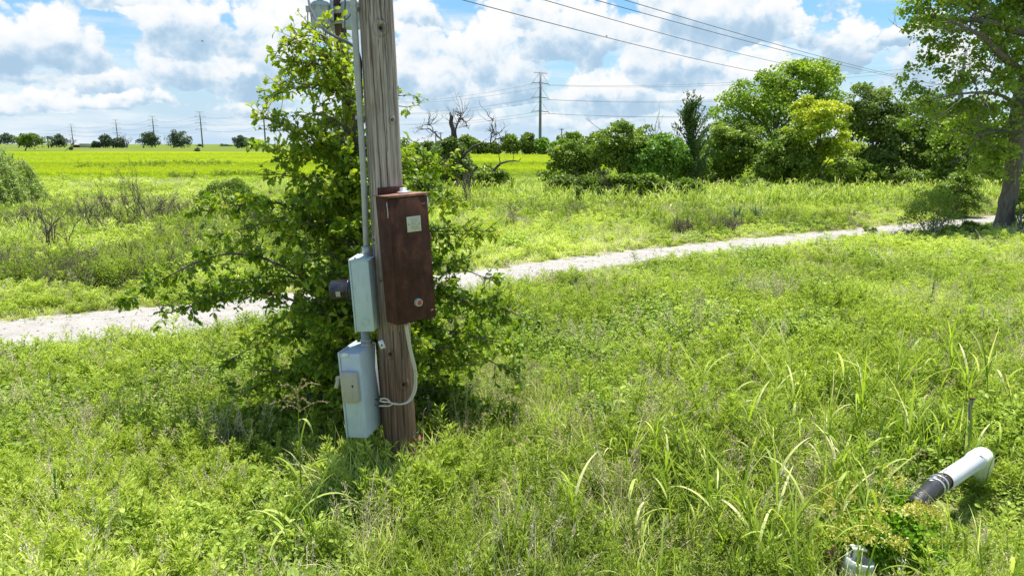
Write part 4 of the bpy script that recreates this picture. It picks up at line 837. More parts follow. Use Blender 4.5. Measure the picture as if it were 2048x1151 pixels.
# leaning cottonwood at the right
def big_cottonwood():
    Y = 23.; rng = np.random.default_rng(51); b = G(2004, 468); Y = b[1]; root = empty('cottonwood_tree', b, 'large cottonwood with a leaning grey trunk at the end of the track', 'tree'); tm = MB()
    q = lambda *a: [P(u, v, Y + dy) for u, v, dy in a]
    tr = spline([b - [0, 0, .2]] + q((2010, 430, 0), (2022, 370, 0), (2032, 290, .0), (2036, 215, 0), (2050, 150, .2), (2075, 60, .4), (2110, -80, .8)), 34); rad = np.interp(np.linspace(0, 1, 34), [0, .08, .3, .6, 1], [.42, .29, .255, .21, .06])
    tube(tm, tr, rad * (1 + .05 * rng.normal(size=34)), 14)
    LM = [([(2048, 150, 0), (2020, 125, -.6), (1995, 105, -1.), (1970, 75, -1.2), (1940, 60, -1.4), (1900, 40, -1.4)], .15), ([(2060, 70, .3), (2030, 62, -.5), (1980, 45, -1.), (1930, 40, -.6), (1890, 40, -.3), (1862, 32, 0)], .13), ([(2036, 210, 0), (2000, 190, -.8), (1960, 185, -1.4), (1905, 190, -1.6), (1860, 200, -1.6)], .07),
          ([(2034, 262, 0), (2000, 262, -.8), (1965, 268, -1.2), (1935, 275, -1.4)], .06), ([(2070, 60, .4), (2040, 0, .2), (1990, -60, -.2), (1930, -90, 0)], .12), ([(2090, 0, .6), (2160, -60, 1.), (2230, -90, 1.)], .13), ([(2050, 150, .2), (2120, 110, 1.2), (2190, 80, 2.)], .11), ([(2036, 200, 0), (2100, 200, -.8), (2170, 220, -1.2)], .07), ([(2030, 300, 0), (1990, 300, 1.2), (1940, 310, 2)], .05), ([(2045, 170, .1), (2000, 150, 1.4), (1940, 130, 2.4)], .09)]
    for pp, r in LM:
        w = spline(q(*pp), 16); tube(tm, w, np.linspace(r, r * .2, 16), 8)
        for k in range(8): i = rng.integers(5, 16); twigs(tm, w[i], nrm(rng.normal(0, .7, 3) + [0, 0, .1]), rng.uniform(.5, 1.2), .022, 2, rng, .6, 2, 4)
    tm.build('trunk', M['bark'], root, b)
    es = [(1900, 40, 74, 60, 0), (1850, 15, 40, 34, .3), (1960, 90, 70, 60, -.6), (1920, 140, 50, 34, -.8), (2020, 50, 70, 70, .6), (1880, 195, 56, 30, -.8), (1845, 225, 34, 26, -.8), (1935, 235, 60, 44, -.6), (1990, 180, 52, 44, -.9), (1980, 290, 48, 36, -.6), (1910, 285, 46, 34, .2),
          (2060, 130, 60, 60, -.8), (2090, 20, 80, 80, .5), (2000, -60, 110, 60, 0), (1900, -60, 80, 50, 0), (2150, -60, 110, 90, .6), (2180, 90, 90, 70, 1.), (2140, 210, 80, 50, -.6), (2060, -150, 120, 70, .3), (1950, 340, 40, 26, .6), (1840, 60, 34, 34, -.4), (1870, 110, 40, 40, -.4), (1900, 165, 44, 30, -.6), (2010, 330, 46, 40, -.9), (2030, 240, 40, 40, -.9), (1815, 185, 36, 30, -.3), (1845, 250, 40, 30, 0), (1815, 150, 26, 20, -.2) , (1826, 12, 34, 30, -.1), (1985, 300, 60, 46, .9), (2045, 345, 50, 40, .9), (1945, 260, 60, 40, .7), (2000, 230, 50, 36, .8)]
    cm = MB(); crown(cm, [ell(u, v, ru, rv, Y, dy=dy) for u, v, ru, rv, dy in es], 62000, .092, rng, L6, lump=.30, tint0=.60, asp=.95, nl=300, fill=.14); cm.build('crown', M['t_cotton'], root, b, smooth=False)
    mb = MB(); pp = q((2029, 470, -.3), (2030, 400, -.3)); tube(mb, pp, .025, 6); tag(mb.build('fence_post', M['juniper'], None, pp[0]), 'thin dark green metal post right of the leaning trunk', 'post')
big_cottonwood()

# willow cropped by the photo's left edge
def willow():
    Y = 33.; rng = np.random.default_rng(61); b = gz(-60, Y); root = empty('willow_tree', b, 'pale weeping willow cropped at the photo edge', 'tree'); mb = MB(); tm = MB()
    c, rr = ell(-45, 395, 112, 115, Y)
    tube(tm, spline([b, b + [.2, 0, 1.4], c + [0, 0, rr[2] * .55]], 10), np.linspace(.2, .08, 10), 9)
    for k in range(420):
        d = rdir(rng, 1)[0]; d[2] = abs(d[2]) ** .8; d = nrm(d); s = c + d * rr * rng.uniform(.75, 1.0) * [1, 1, 1]; 
        if s[2] < .5: continue
        L = min(rng.uniform(.7, 2.0), s[2] - .15); n = 9; out = np.array([d[0], d[1], 0]); t = np.linspace(0, 1, n)[:, None]
        st = s + out * .35 * t - np.array([0, 0, 1]) * L * t ** 1.2 + rng.normal(0, .02, (n, 3)); 
        if k % 3 == 0: tube(tm, spline([c + [0, 0, rr[2] * .2], (c + s) / 2 + [0, 0, .3], s], 7), np.linspace(.04, .01, 7), 5)
        m = 60; x = rng.random(m) * (n - 1.001); i = x.astype(int); p = st[i] + (st[i + 1] - st[i]) * (x - i)[:, None] + rng.normal(0, .035, (m, 3))
        leaves(mb, L4, p, nrm(np.array([0, 0, -1.]) + rng.normal(0, .7, (m, 3)) + out * .4), nrm(rdir(rng, m) + np.array([0, 0, .9])), rng.uniform(.12, .24, m), .05, np.clip(rng.normal(.5, .22, m), 0, 1))
    mb.build('crown', M['t_willow'], root, b, smooth=False); tm.build('trunk', M['bark'], root, b)
willow()

# leafless bushes on the left beyond the track
DB = [(100, 520, 1.45, 'grey leafless bush beyond the track, nearest the photo edge', 5), (45, 470, 1.2, 'brown leafless thicket under the willow', 6), (290, 470, 2.35, 'tallest upright leafless bush left of the oak sapling', 5), (185, 470, 1.6, 'thin leafless bush left of the tallest bare bush', 3), (325, 455, 1.5, 'short bare bush right of the tallest bare bush', 4), (380, 455, 1.4, 'wispy bare bush nearest the oak sapling', 3), (235, 480, 1.3, 'low tangled bare bush between two taller ones', 4)]
for i, (u, v, h, lb, st) in enumerate(DB): dead_tree('bare_bush', lb, G(u, v), h, .022, 70 + i, 'twig', st + 2, 4, .42, 3, 'leafless bushes beyond the track', .28, .3, 'dead bush')
dead_tree('bare_bush', 'grey leafless shrub left of the dead snag foot', G(935, 425), 1.7, .02, 81, 'twig', 6, 4, .4, 3, 'leafless bushes beyond the track', .25, .3, 'dead bush')
dead_tree('bare_bush', 'grey bare shrub in tall grass before the hedge', G(1190, 415), 1.7, .02, 82, 'twig', 6, 4, .4, 3, 'leafless bushes beyond the track', .25, .3, 'dead bush')
def yucca():
    rng = np.random.default_rng(90); b = G(1490, 452)
    for k, (dx, lb) in enumerate(((-.35, 'blue green spiky yucca beyond the track, left of a pair'), (.42, 'blue green spiky yucca beyond the track, right of a pair'))):
        mb = MB(); n = 90; o = b + [dx, 0, 0]; blades(mb, o + rng.normal(0, .05, (n, 3)) * [1, 1, 0], rng.uniform(0, 6.28, n), rng.uniform(.6, .95, n), rng.uniform(.1, 1.25, n), .1, .045, np.clip(rng.normal(.5, .2, n), 0, 1), 3); tag(mb.build('yucca', M['yucca'], None, o), lb, 'yucca')
yucca()

# ------------------------------------------------------------------ oak sapling behind the pole
def oak():
    rng = np.random.default_rng(77); Y = 7.0; b = P(738, 900, Y); b[2] = 0; root = empty('oak_sapling', b, 'leafy young oak growing up close behind the wooden pole', 'tree'); tm = MB(); cm = MB()
    tr = spline([b - [0, 0, .1]] + [P(u, v, Y + dy) for u, v, dy in ((735, 800, 0), (728, 620, .05), (722, 450, .05), (716, 300, 0), (700, 180, 0), (668, 110, 0), (640, 62, 0))], 40); rad = np.linspace(.065, .008, 40); tube(tm, tr, rad, 9)
    twl = []
    def branch(a, e, r, droop=.0, dens=1.):
        L = np.linalg.norm(e - a); m = a + (e - a) * .5 + np.array([0, 0, .10 * L]) + rng.normal(0, .05 * L, 3); w = spline([a, m, e], 14); w[:, 1] = np.maximum(w[:, 1], 6.3); tube(tm, w, np.linspace(r, .004, 14), 6)
        for k in range(max(3, int(L * 23 * dens))):
            s = rng.uniform(.08, 1.0); i = min(12, int(s * 13)); p = w[i] + (w[i + 1] - w[i]) * rng.random(); ax = nrm(w[i + 1] - w[i]); d = nrm(ax * .6 + rng.normal(0, .62, 3) + [0, 0, .12]); twl.append((p, d, rng.uniform(.10, .30) * (1.1 - .3 * s), s))
        twl.append((w[-2], nrm(w[-1] - w[-3]), .2, 1.))
    # named branches seen in the photo: (start height pixel, end pixel, depth)
    NB = [(640, 228, 612, 7.0, .022), (655, 330, 628, 6.8, .018), (600, 400, 585, 7.3, .018), (430, 385, 425, 7.0, .02), (460, 430, 470, 6.7, .014), (330, 528, 236, 7.0, .010), (360, 535, 300, 7.2, .010), (300, 540, 262, 6.9, .010), (85, 592, 76, 7.0, .006), (75, 655, 58, 7.0, .006), (110, 690, 105, 7.05, .006), (120, 560, 95, 6.95, .007), (95, 620, 52, 7.0, .006), (230, 566, 118, 7.0, .008), (190, 580, 165, 7.1, .008), (200, 550, 190, 7.2, .008),
          (720, 470, 790, 6.8, .016), (700, 455, 720, 7.2, .016), (790, 490, 850, 6.7, .014), (640, 1070, 640, 7.1, .018), (720, 1040, 752, 7.0, .016), (560, 985, 560, 7.3, .018), (470, 985, 462, 7.2, .016), (330, 900, 330, 7.4, .016), (340, 905, 400, 7.2, .014), (230, 812, 190, 6.9, .008), (225, 826, 215, 6.8, .007), (760, 1000, 830, 6.9, .016), (670, 1020, 690, 6.7, .016), (620, 960, 610, 6.9, .016), (830, 930, 880, 7.0, .014), (830, 540, 890, 7.0, .014)]
    def on_trunk(v):
        z = P(720, v, Y)[2]; return tr[np.argmin(np.abs(tr[:, 2] - z))]
    for (v0, u1, v1, Yb, r) in NB: branch(on_trunk(v0), P(u1, v1, Yb), r, dens=.3 if r in (.008, .007) and u1 > 800 else 1.5)
    # the rest by the outline of the crown
    vv = [45, 90, 150, 220, 300, 380, 460, 540, 620, 700, 780, 850, 910]; ul = [622, 600, 592, 572, 556, 520, 505, 490, 470, 465, 465, 480, 540]; ur = [690, 715, 735, 760, 830, 880, 930, 960, 1010, 1010, 1000, 970, 900]
    for k in range(185):
        v1 = rng.choice([rng.uniform(110, 300), rng.uniform(560, 905), rng.uniform(330, 905), rng.uniform(280, 905), rng.uniform(280, 905), rng.uniform(280, 905)]); az = rng.uniform(0, 6.28); f = np.interp(v1, vv, ul) if math.cos(az) < 0 else np.interp(v1, vv, ur); tc = on_trunk(v1); tu = 1024 + tc[0] / 7.0 * FPX * .985
        ext = abs(f - tu) / FPX * 7.0 * rng.uniform(.32, .92); hz = (np.interp(v1, vv, ur) - np.interp(v1, vv, ul)) / FPX * 7.0 * .42
        e = np.array([tc[0] + math.cos(az) * ext, Y + math.sin(az) * min(hz, 1.15) * (.62 if math.sin(az) < 0 else 1.), P(720, v1, Y)[2]]); a = on_trunk(v1 + ext * 60 + 20); branch(a, e, .009 + .008 * ext)
    P_, D_, U_, T_ = [], [], [], []
    for (p, d, L, s) in twl:
        n = 6; pts = [p]; dd = d
        for i in range(4): dd = nrm(dd + rng.normal(0, .16, 3) + [0, 0, -.02]); pts.append(pts[-1] + dd * L / 4)
        pts = np.array(pts); pts[:, 1] = np.maximum(pts[:, 1], 6.26); tube(tm, pts, np.linspace(.0036, .0016, 5), 4, cap=False)
        k = rng.integers(10, 18); ss = np.clip(rng.random(k) ** .55, 0, .999) * 4; i = ss.astype(int); q = pts[i] + (pts[i + 1] - pts[i]) * (ss - i)[:, None]
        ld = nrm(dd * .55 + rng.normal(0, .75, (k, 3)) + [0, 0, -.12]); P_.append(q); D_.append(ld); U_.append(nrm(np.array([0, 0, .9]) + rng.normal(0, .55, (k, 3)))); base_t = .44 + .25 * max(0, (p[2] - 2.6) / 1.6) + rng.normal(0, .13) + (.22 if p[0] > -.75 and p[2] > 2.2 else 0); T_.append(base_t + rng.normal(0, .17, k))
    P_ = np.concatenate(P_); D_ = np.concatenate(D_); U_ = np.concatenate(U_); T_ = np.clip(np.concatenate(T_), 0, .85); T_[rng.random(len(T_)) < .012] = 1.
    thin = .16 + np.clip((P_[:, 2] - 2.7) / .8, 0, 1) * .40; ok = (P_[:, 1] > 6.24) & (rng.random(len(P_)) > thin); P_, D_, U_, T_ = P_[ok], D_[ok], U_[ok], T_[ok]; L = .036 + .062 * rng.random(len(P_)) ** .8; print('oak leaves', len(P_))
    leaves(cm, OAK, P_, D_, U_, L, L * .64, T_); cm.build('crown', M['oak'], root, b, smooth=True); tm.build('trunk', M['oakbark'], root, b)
oak()

# ------------------------------------------------------------------ white pipe, post and capped standpipe
def build_pipe():
    a, e = P(1888, 962, 5.10), P(1962, 913, 5.66); a2 = P(1838, 1003, 4.72); d = nrm(e - a); base = e.copy(); base[2] = 0
    root = empty('pvc_pipe', base, 'fat white plastic pipe with an elbow lying in the weeds', 'pipe'); r = .073
    mb = MB(); L = np.linalg.norm(e - a); lathe(mb, [(r - .008, .02), (r - .008, 0), (r, 0), (r, L * .80), (r + .008, L * .80), (r + .010, L * .84), (r + .010, L * 1.0)], 40, frame_to(a, d)); mb.build('pipe', M['white'], root, base)
    mb = MB(); dn = nrm(np.array([.05, .10, -1.])); cen = e + d * .01; w = [cen]
    arc = [cen + d * .085 * math.sin(t) + dn * .085 * (1 - math.cos(t)) for t in np.linspace(0, math.pi / 2, 9)]
    ext = [arc[-1] + dn * s for s in (.03, .08, .14, .24)]; tube(mb, np.array(arc + ext), [r + .008] * 9 + [r + .008, r - .002, r - .012, r - .022], 40); mb.build('elbow', M['white'], root, base)
    mb = MB(); lathe(mb, [(r + .010, L * .838), (r + .0125, L * .842), (r + .0125, L * .846), (r + .010, L * .85)], 40, frame_to(a, d)); mb.build('seam', M['beige'], root, base)
    mb = MB(); lathe(mb, [(r - .012, -.10), (r - .012, .06)], 32, frame_to(a, d)); mb.build('liner', M['rust'], root, base)
    d2 = nrm(a - a2 + np.array([0, 0, .03])); L2 = np.linalg.norm(a - a2) ; mb = MB(); rr = r - .008
    lathe(mb, [(0, -.10), (rr - .02, -.10), (rr, -.08), (rr, L2 * .42), (rr - .004, L2 * .5), (rr + .002, L2 * .55), (rr + .004, L2 * .80), (rr + .006, L2 * .84), (rr - .006, L2 * .84), (rr - .006, L2 * .7)], 36, frame_to(a2, d2)); cp = mb.build('coupling', M['black'], root, base)
    for s in (.60, .74):
        mb = MB(); lathe(mb, [(rr + .003, L2 * s - .008), (rr + .010, L2 * s - .008), (rr + .010, L2 * s + .008), (rr + .003, L2 * s + .008)], 36, frame_to(a2, d2))
        q = Vector(a2 + d2 * L2 * s) + Vector((-.045, -.02, .065)); rbox(mb, (0, 0, 0), (.03, .02, .016), .004, Matrix.Translation(q)); mb.build('hose_clamp', M['zinc'], cp, base)
build_pipe()
def build_stake():
    b = P(1934, 865, 6.05); b[2] = .0; t = P(1937, 797, 6.05); root = empty('stake', b, 'short weathered brown grey stake standing behind the white pipe', 'stake')
    h = t[2]; T = Matrix.Translation(Vector(b)); mb = MB(); rbox(mb, (0, 0, h / 2), (.034, .006, h), .001, T); rbox(mb, (0, .016, h / 2), (.006, .030, h), .001, T); mb.build('post', M['dead'], root, b)
    mb = MB(); rbox(mb, (.0, 0, h + .004), (.042, .04, .014), .003, T); mb.build('cap', M['rust'], root, b)
build_stake()
def build_standpipe():
    c = P(1720, 1118, 4.33); c0 = c.copy(); c0[2] = 0; root = empty('standpipe', c0, 'grey blue open pipe stub hidden under the yellow flowering shrub', 'pipe')
    M_ = Matrix.Translation(Vector(c)) @ Matrix.Rotation(R(8), 4, 'Y'); r = .095
    mb = MB(); lathe(mb, [(r * .80, -c[2]), (r * .80, -.16), (r * .85, -.13), (r, -.11), (r, .0), (r - .004, .006), (r - .014, .006), (r - .016, 0), (r - .016, -.2)], 40, M_); mb.build('tube', M['grey'], root, c0)
    mb = MB(); lathe(mb, [(r - .016, -.06), (0, -.06)], 32, M_); mb.build('inside', M['black'], root, c0)
    mb = MB(); rbox(mb, (-.02, .02, .075), (.10, .06, .018), .008, M_); rbox(mb, (-.02, .04, .02), (.022, .022, .12), .004, M_); mb.build('bracket', M['white'], root, c0)
    q = P(1668, 1095, 4.4); mb = MB()
    for k, (dx, dz) in enumerate(((0, 0), (-.035, -.035))): lathe(mb, [(0, -.02), (.016, -.018), (.02, 0), (.016, .018), (0, .02)], 14, Matrix.Translation(Vector(q + np.array([dx, 0, dz]))))
    tube(mb, [q, q + [.0, .02, -.3]], .012, 6); tag(mb.build('valve_handle', M['rustl'], None, q), 'small rusty valve handle in the weeds beside the grey stub', 'valve')
build_standpipe()
def flower_shrub():
    rng = np.random.default_rng(95); c = P(1770, 1035, 4.65); b = c.copy(); b[2] = 0; root = empty('flowering_shrub', b, 'low broad leaved shrub with clusters of small yellow flowers', 'shrub'); mb = MB(); tm = MB(); fm = MB()
    cs = [(P(u, v, Y), r) for u, v, Y, r in ((1760, 1000, 4.95, .2), (1800, 1030, 4.75, .2), (1735, 1040, 4.75, .19), (1790, 1070, 4.5, .2), (1830, 1060, 4.6, .16), (1760, 1105, 4.4, .13), (1840, 1100, 4.4, .15), (1700, 1010, 4.95, .16), (1725, 1060, 4.55, .1), (1680, 1040, 4.8, .13), (1745, 1078, 4.42, .10), (1690, 1085, 4.5, .08))]
    for ci, (q, r) in enumerate(cs):
        n = 230; d = rdir(rng, n); d[:, 2] = np.abs(d[:, 2]) * np.where(rng.random(n) < .7, 1, -1); p = q + d * r * rng.uniform(.35, 1.1, (n, 1)); ok = p[:, 2] > .03; p = p[ok]; n = len(p)
        L = rng.uniform(.035, .06, n); leaves(mb, L6, p, nrm(d[ok] * .6 + rng.normal(0, .6, (n, 3))), nrm(np.array([0, 0, 1.]) + rng.normal(0, .5, (n, 3))), L, L * .62, np.clip(rng.normal(.45, .2, n), 0, 1))
        tube(tm, spline([b + rng.normal(0, .04, 3) * [1, 1, 0], (b + q) / 2 + [0, 0, .05], q], 6), np.linspace(.008, .003, 6), 5)
        if ci == 6: continue
        for k in range(7):
            d = rdir(rng, 1)[0]; d[2] = abs(d[2]) + .2; h = q + nrm(d) * r * rng.uniform(1.0, 1.25); m = 60
            p = h + rng.normal(0, 1, (m, 3)) * [.032, .032, .014]; leaves(fm, L4, p, nrm(rng.normal(0, .6, (m, 3)) + [0, 0, .6]), rdir(rng, m), rng.uniform(.014, .026, m), .018, np.clip(rng.normal(.5, .25, m), 0, 1))
    mb.build('foliage', M['broad1'], root, b, smooth=False); tm.build('stem', M['bark'], root, b); fm.build('flower_head', M['flower'], root, b, smooth=False)
flower_shrub()
def red_vine():
    rng = np.random.default_rng(97); pts = [P(u, v, 5.72) for u, v in ((829, 925), (832, 890), (838, 862), (845, 840), (848, 822), (852, 815))]; b = pts[0]; root = empty('red_seedling', b, 'thin reddish seedling with curled red leaves at the pole foot', 'plant')
    mb = MB(); tube(mb, spline(pts, 20), .004, 5); tube(mb, [pts[2], P(827, 868, 5.7)], .003, 4); mb.build('stem', M['dead'], root, b)
    mb = MB(); q = np.array([P(u, v, 5.7) for u, v in ((826, 876), (824, 884), (842, 862), (840, 868), (836, 892), (832, 905), (840, 905), (838, 918), (820, 915), (846, 828))]); n = len(q); L = rng.uniform(.03, .055, n)
    leaves(mb, L6, q, nrm(rng.normal(0, .6, (n, 3)) + [0, 0, -.6]), nrm(rng.normal(0, 1, (n, 3)) + [0, -1, .3]), L, L * .6, rng.random(n)); mb.build('leaf', M['red'], root, b)
red_vine()
def birds():
    for u, v, Y, lb in ((405, 83, 90, 'tiny dark bird gliding before the white cloud at left'), (1213, 73, 95, 'tiny dark bird flying below the lowest overhead wire')):
        c = P(u, v, Y); mb = MB(); tube(mb, [c + [-.16, 0, 0], c + [-.05, 0, .02], c + [.08, 0, .01], c + [.18, 0, 0]], [.01, .04, .035, .01], 8)
        for s in (-1, 1): mb.add([c + [-.05, 0, .02], c + [.05, 0, .02], c + [.02, s * .3, .10], c + [-.06, s * .34, .10], c + [-.05, 0, .045], c + [.05, 0, .045], c + [.02, s * .3, .115], c + [-.06, s * .34, .115]], np.array([[0, 1, 2, 3], [7, 6, 5, 4], [0, 4, 5, 1], [1, 5, 6, 2], [2, 6, 7, 3], [3, 7, 4, 0]]))
        tag(mb.build('bird', M['black'], None, c), lb, 'bird')
birds()

# ------------------------------------------------------------------ ground cover
def weed_proto(seed, h, stems, nl, ll, lw, spread, mat='weed', top=1.):
    rng = np.random.default_rng(seed); mb = MB()
    for s in range(stems):
        b = rng.normal(0, spread, 3) * [1, 1, 0]; d = nrm(np.array([rng.normal(0, .2), rng.normal(0, .2), 1.])); hh = h * rng.uniform(.65, 1.15); tip = b + d * hh; mid = b + d * hh * .5 + rng.normal(0, .02, 3)
        w = spline([b, mid, tip], 6); tube(mb, w, np.linspace(.004, .0015, 6), 3, .15, False)
        t = rng.random(nl) ** .75 * .98 + .02; x = t * 4.999; i = x.astype(int); p = w[i] + (w[i + 1] - w[i]) * (x - i)[:, None]
        br = rng.random(nl) < .55; az = rng.uniform(0, 6.28, nl); rad = np.where(br, rng.uniform(.01, .11, nl) * (1.25 - t) * h / .45, .0); p = p + np.stack([np.cos(az) * rad, np.sin(az) * rad, rad * .8], 1)
        ld = nrm(np.stack([np.cos(az), np.sin(az), .25 + 1.1 * t + rng.normal(0, .3, nl)], 1) + rng.normal(0, .25, (nl, 3))); L = ll * rng.uniform(.6, 1.3, nl) * (1.1 - .35 * t)
        leaves(mb, L4, p, ld, nrm(np.array([0, 0, 1.]) + rng.normal(0, .6, (nl, 3))), L, lw * rng.uniform(.7, 1.3, nl), np.clip(.25 + .38 * t * top + rng.normal(0, .12, nl), 0, 1))
    return mb.build('weed_source', M[mat], link=False, smooth=False)
def grass_proto(seed, n, L, w, spread, mat='grass', th1=1.5, t0=.5, heads=0):
    rng = np.random.default_rng(seed); mb = MB(); b = rng.normal(0, spread, (n, 3)) * [1, 1, 0]
    blades(mb, b, rng.uniform(0, 6.28, n), L * rng.uniform(.45, 1.2, n), np.abs(rng.normal(.12, .2, n)), rng.uniform(.2, th1, n), w * rng.uniform(.6, 1.3, n), np.clip(rng.normal(t0, .22, n), 0, 1), 5)
    for k in range(heads):
        p = rng.normal(0, spread, 3) * [1, 1, 0]; d = nrm(np.array([rng.normal(0, .25), rng.normal(0, .25), 1])); e = p + d * L * rng.uniform(.9, 1.3); tube(mb, [p, (p + e) / 2, e], .0018, 3, .8, False); m = 26
        s = rng.random(m) * .35; q = e - d * L * s[:, None] + rng.normal(0, .015, (m, 3)) * (.5 + 2 * s[:, None]); leaves(mb, L4, q, nrm(d + rng.normal(0, .5, (m, 3))), rdir(rng, m), rng.uniform(.012, .03, m), .006, np.clip(rng.normal(.55, .2, m), 0, 1))
    return mb.build('grass_source', M[mat], link=False, smooth=False)
def broad_proto(seed, h, n, L, spread):
    rng = np.random.default_rng(seed); mb = MB(); p = rng.normal(0, spread, (n, 3)); p[:, 2] = h * rng.random(n) ** .6; az = rng.uniform(0, 6.28, n)
    leaves(mb, L6, p, nrm(np.stack([np.cos(az), np.sin(az), rng.normal(.1, .35, n)], 1)), nrm(np.array([0, 0, 1.]) + rng.normal(0, .4, (n, 3))), L * rng.uniform(.6, 1.3, n), L * .6 * rng.uniform(.6, 1.2, n), np.clip(rng.normal(.5, .2, n), 0, 1))
    for k in range(5): tube(mb, [rng.normal(0, spread * .4, 3) * [1, 1, 0], rng.normal(0, spread, 3) * [1, 1, 0] + [0, 0, h]], .003, 3, .2, False)
    return mb.build('broad_source', M['broad'], link=False, smooth=False)
def johnson_proto(seed, h, stalks, bw, spread=.12, arch=.5, mat='johnson'):
    rng = np.random.default_rng(seed); mb = MB()
    for s in range(stalks):
        b = rng.normal(0, spread, 3) * [1, 1, 0]; d = nrm(np.array([rng.normal(0, .16), rng.normal(0, .16), 1.])); hh = h * rng.uniform(.7, 1.15); w = spline([b, b + d * hh * .5 + rng.normal(0, .02, 3), b + d * hh + rng.normal(0, .04, 3)], 9); tube(mb, w, np.linspace(.006, .0025, 9), 5, .35, False)
        m = rng.integers(6, 10); i = np.clip((rng.random(m) * 8).astype(int), 0, 7); az = rng.uniform(0, 6.28, m)
        blades(mb, w[i], az, h * rng.uniform(.40, .78, m), rng.uniform(.10, .6, m), np.where(rng.random(m) < arch, 1., .25) * rng.uniform(.6, 2.5, m), bw * rng.uniform(.5, 1.3, m), np.clip(rng.normal(.42, .30, m), 0, 1), 8, 1.3)
    return mb.build('tall_grass_source', M[mat], link=False, smooth=False)
def scatter(name, label, cat, protos, pts, idx, scale, itint, seed=0, tilt=.12, zs=1.):
    rng = np.random.default_rng(seed); n = len(pts); me = bpy.data.meshes.new(name); me.vertices.add(n); me.vertices.foreach_set('co', np.asarray(pts, np.float32).ravel())
    rot = np.stack([rng.normal(0, tilt, n), rng.normal(0, tilt, n), rng.uniform(0, 6.28, n)], 1).astype(np.float32)
    for nm, ty, key, val in (('rot', 'FLOAT_VECTOR', 'vector', rot.ravel()), ('scl', 'FLOAT_VECTOR', 'vector', np.ascontiguousarray(np.column_stack([scale, scale, np.asarray(scale) * zs]), dtype=np.float32).ravel()), ('idx', 'INT', 'value', np.asarray(idx, np.int32)), ('itint', 'FLOAT', 'value', np.asarray(itint, np.float32))):
        a = me.attributes.new(nm, ty, 'POINT'); a.data.foreach_set(key, val)
    o = bpy.data.objects.new(name, me); COL.objects.link(o); tag(o, label, cat, kind='stuff')
    g = bpy.data.node_groups.new(name, 'GeometryNodeTree'); g.interface.new_socket('Geometry', in_out='INPUT', socket_type='NodeSocketGeometry'); g.interface.new_socket('Geometry', in_out='OUTPUT', socket_type='NodeSocketGeometry')
    N, L = g.nodes, g.links; gi, go = N.new('NodeGroupInput'), N.new('NodeGroupOutput'); J = N.new('GeometryNodeJoinGeometry')
    def na(nm, ty): q = N.new('GeometryNodeInputNamedAttribute'); q.data_type = ty; q.inputs[0].default_value = nm; return [s for s in q.outputs if s.enabled and s.name == 'Attribute'][0]
    rt, sc, ix = na('rot', 'FLOAT_VECTOR'), na('scl', 'FLOAT_VECTOR'), na('idx', 'INT')
    for k, p in enumerate(protos):
        oi = N.new('GeometryNodeObjectInfo'); oi.inputs['Object'].default_value = p; oi.inputs['As Instance'].default_value = True
        cmp = N.new('FunctionNodeCompare'); cmp.data_type = 'INT'; cmp.operation = 'EQUAL'; ii = [s for s in cmp.inputs if s.enabled]; L.new(ix, ii[0]); ii[1].default_value = k
        ip = N.new('GeometryNodeInstanceOnPoints'); L.new(gi.outputs[0], ip.inputs['Points']); L.new(cmp.outputs[0], ip.inputs['Selection']); L.new(oi.outputs['Geometry'], ip.inputs['Instance']); L.new(rt, ip.inputs['Rotation']); L.new(sc, ip.inputs['Scale']); L.new(ip.outputs[0], J.inputs[0])
    L.new(J.outputs[0], go.inputs[0]); m = o.modifiers.new('scatter', 'NODES'); m.node_group = g
    return o
def wedge(y0, y1, sp, rng, margin=2.5, half=.80):
    ys = np.arange(y0, y1, sp); out = []
    for y in ys:
        w = y * half + margin; x = np.arange(-w, w, sp); out.append(np.stack([x + rng.uniform(-.5, .5, len(x)) * sp, y + rng.uniform(-.5, .5, len(x)) * sp], 1))
    return np.concatenate(out)
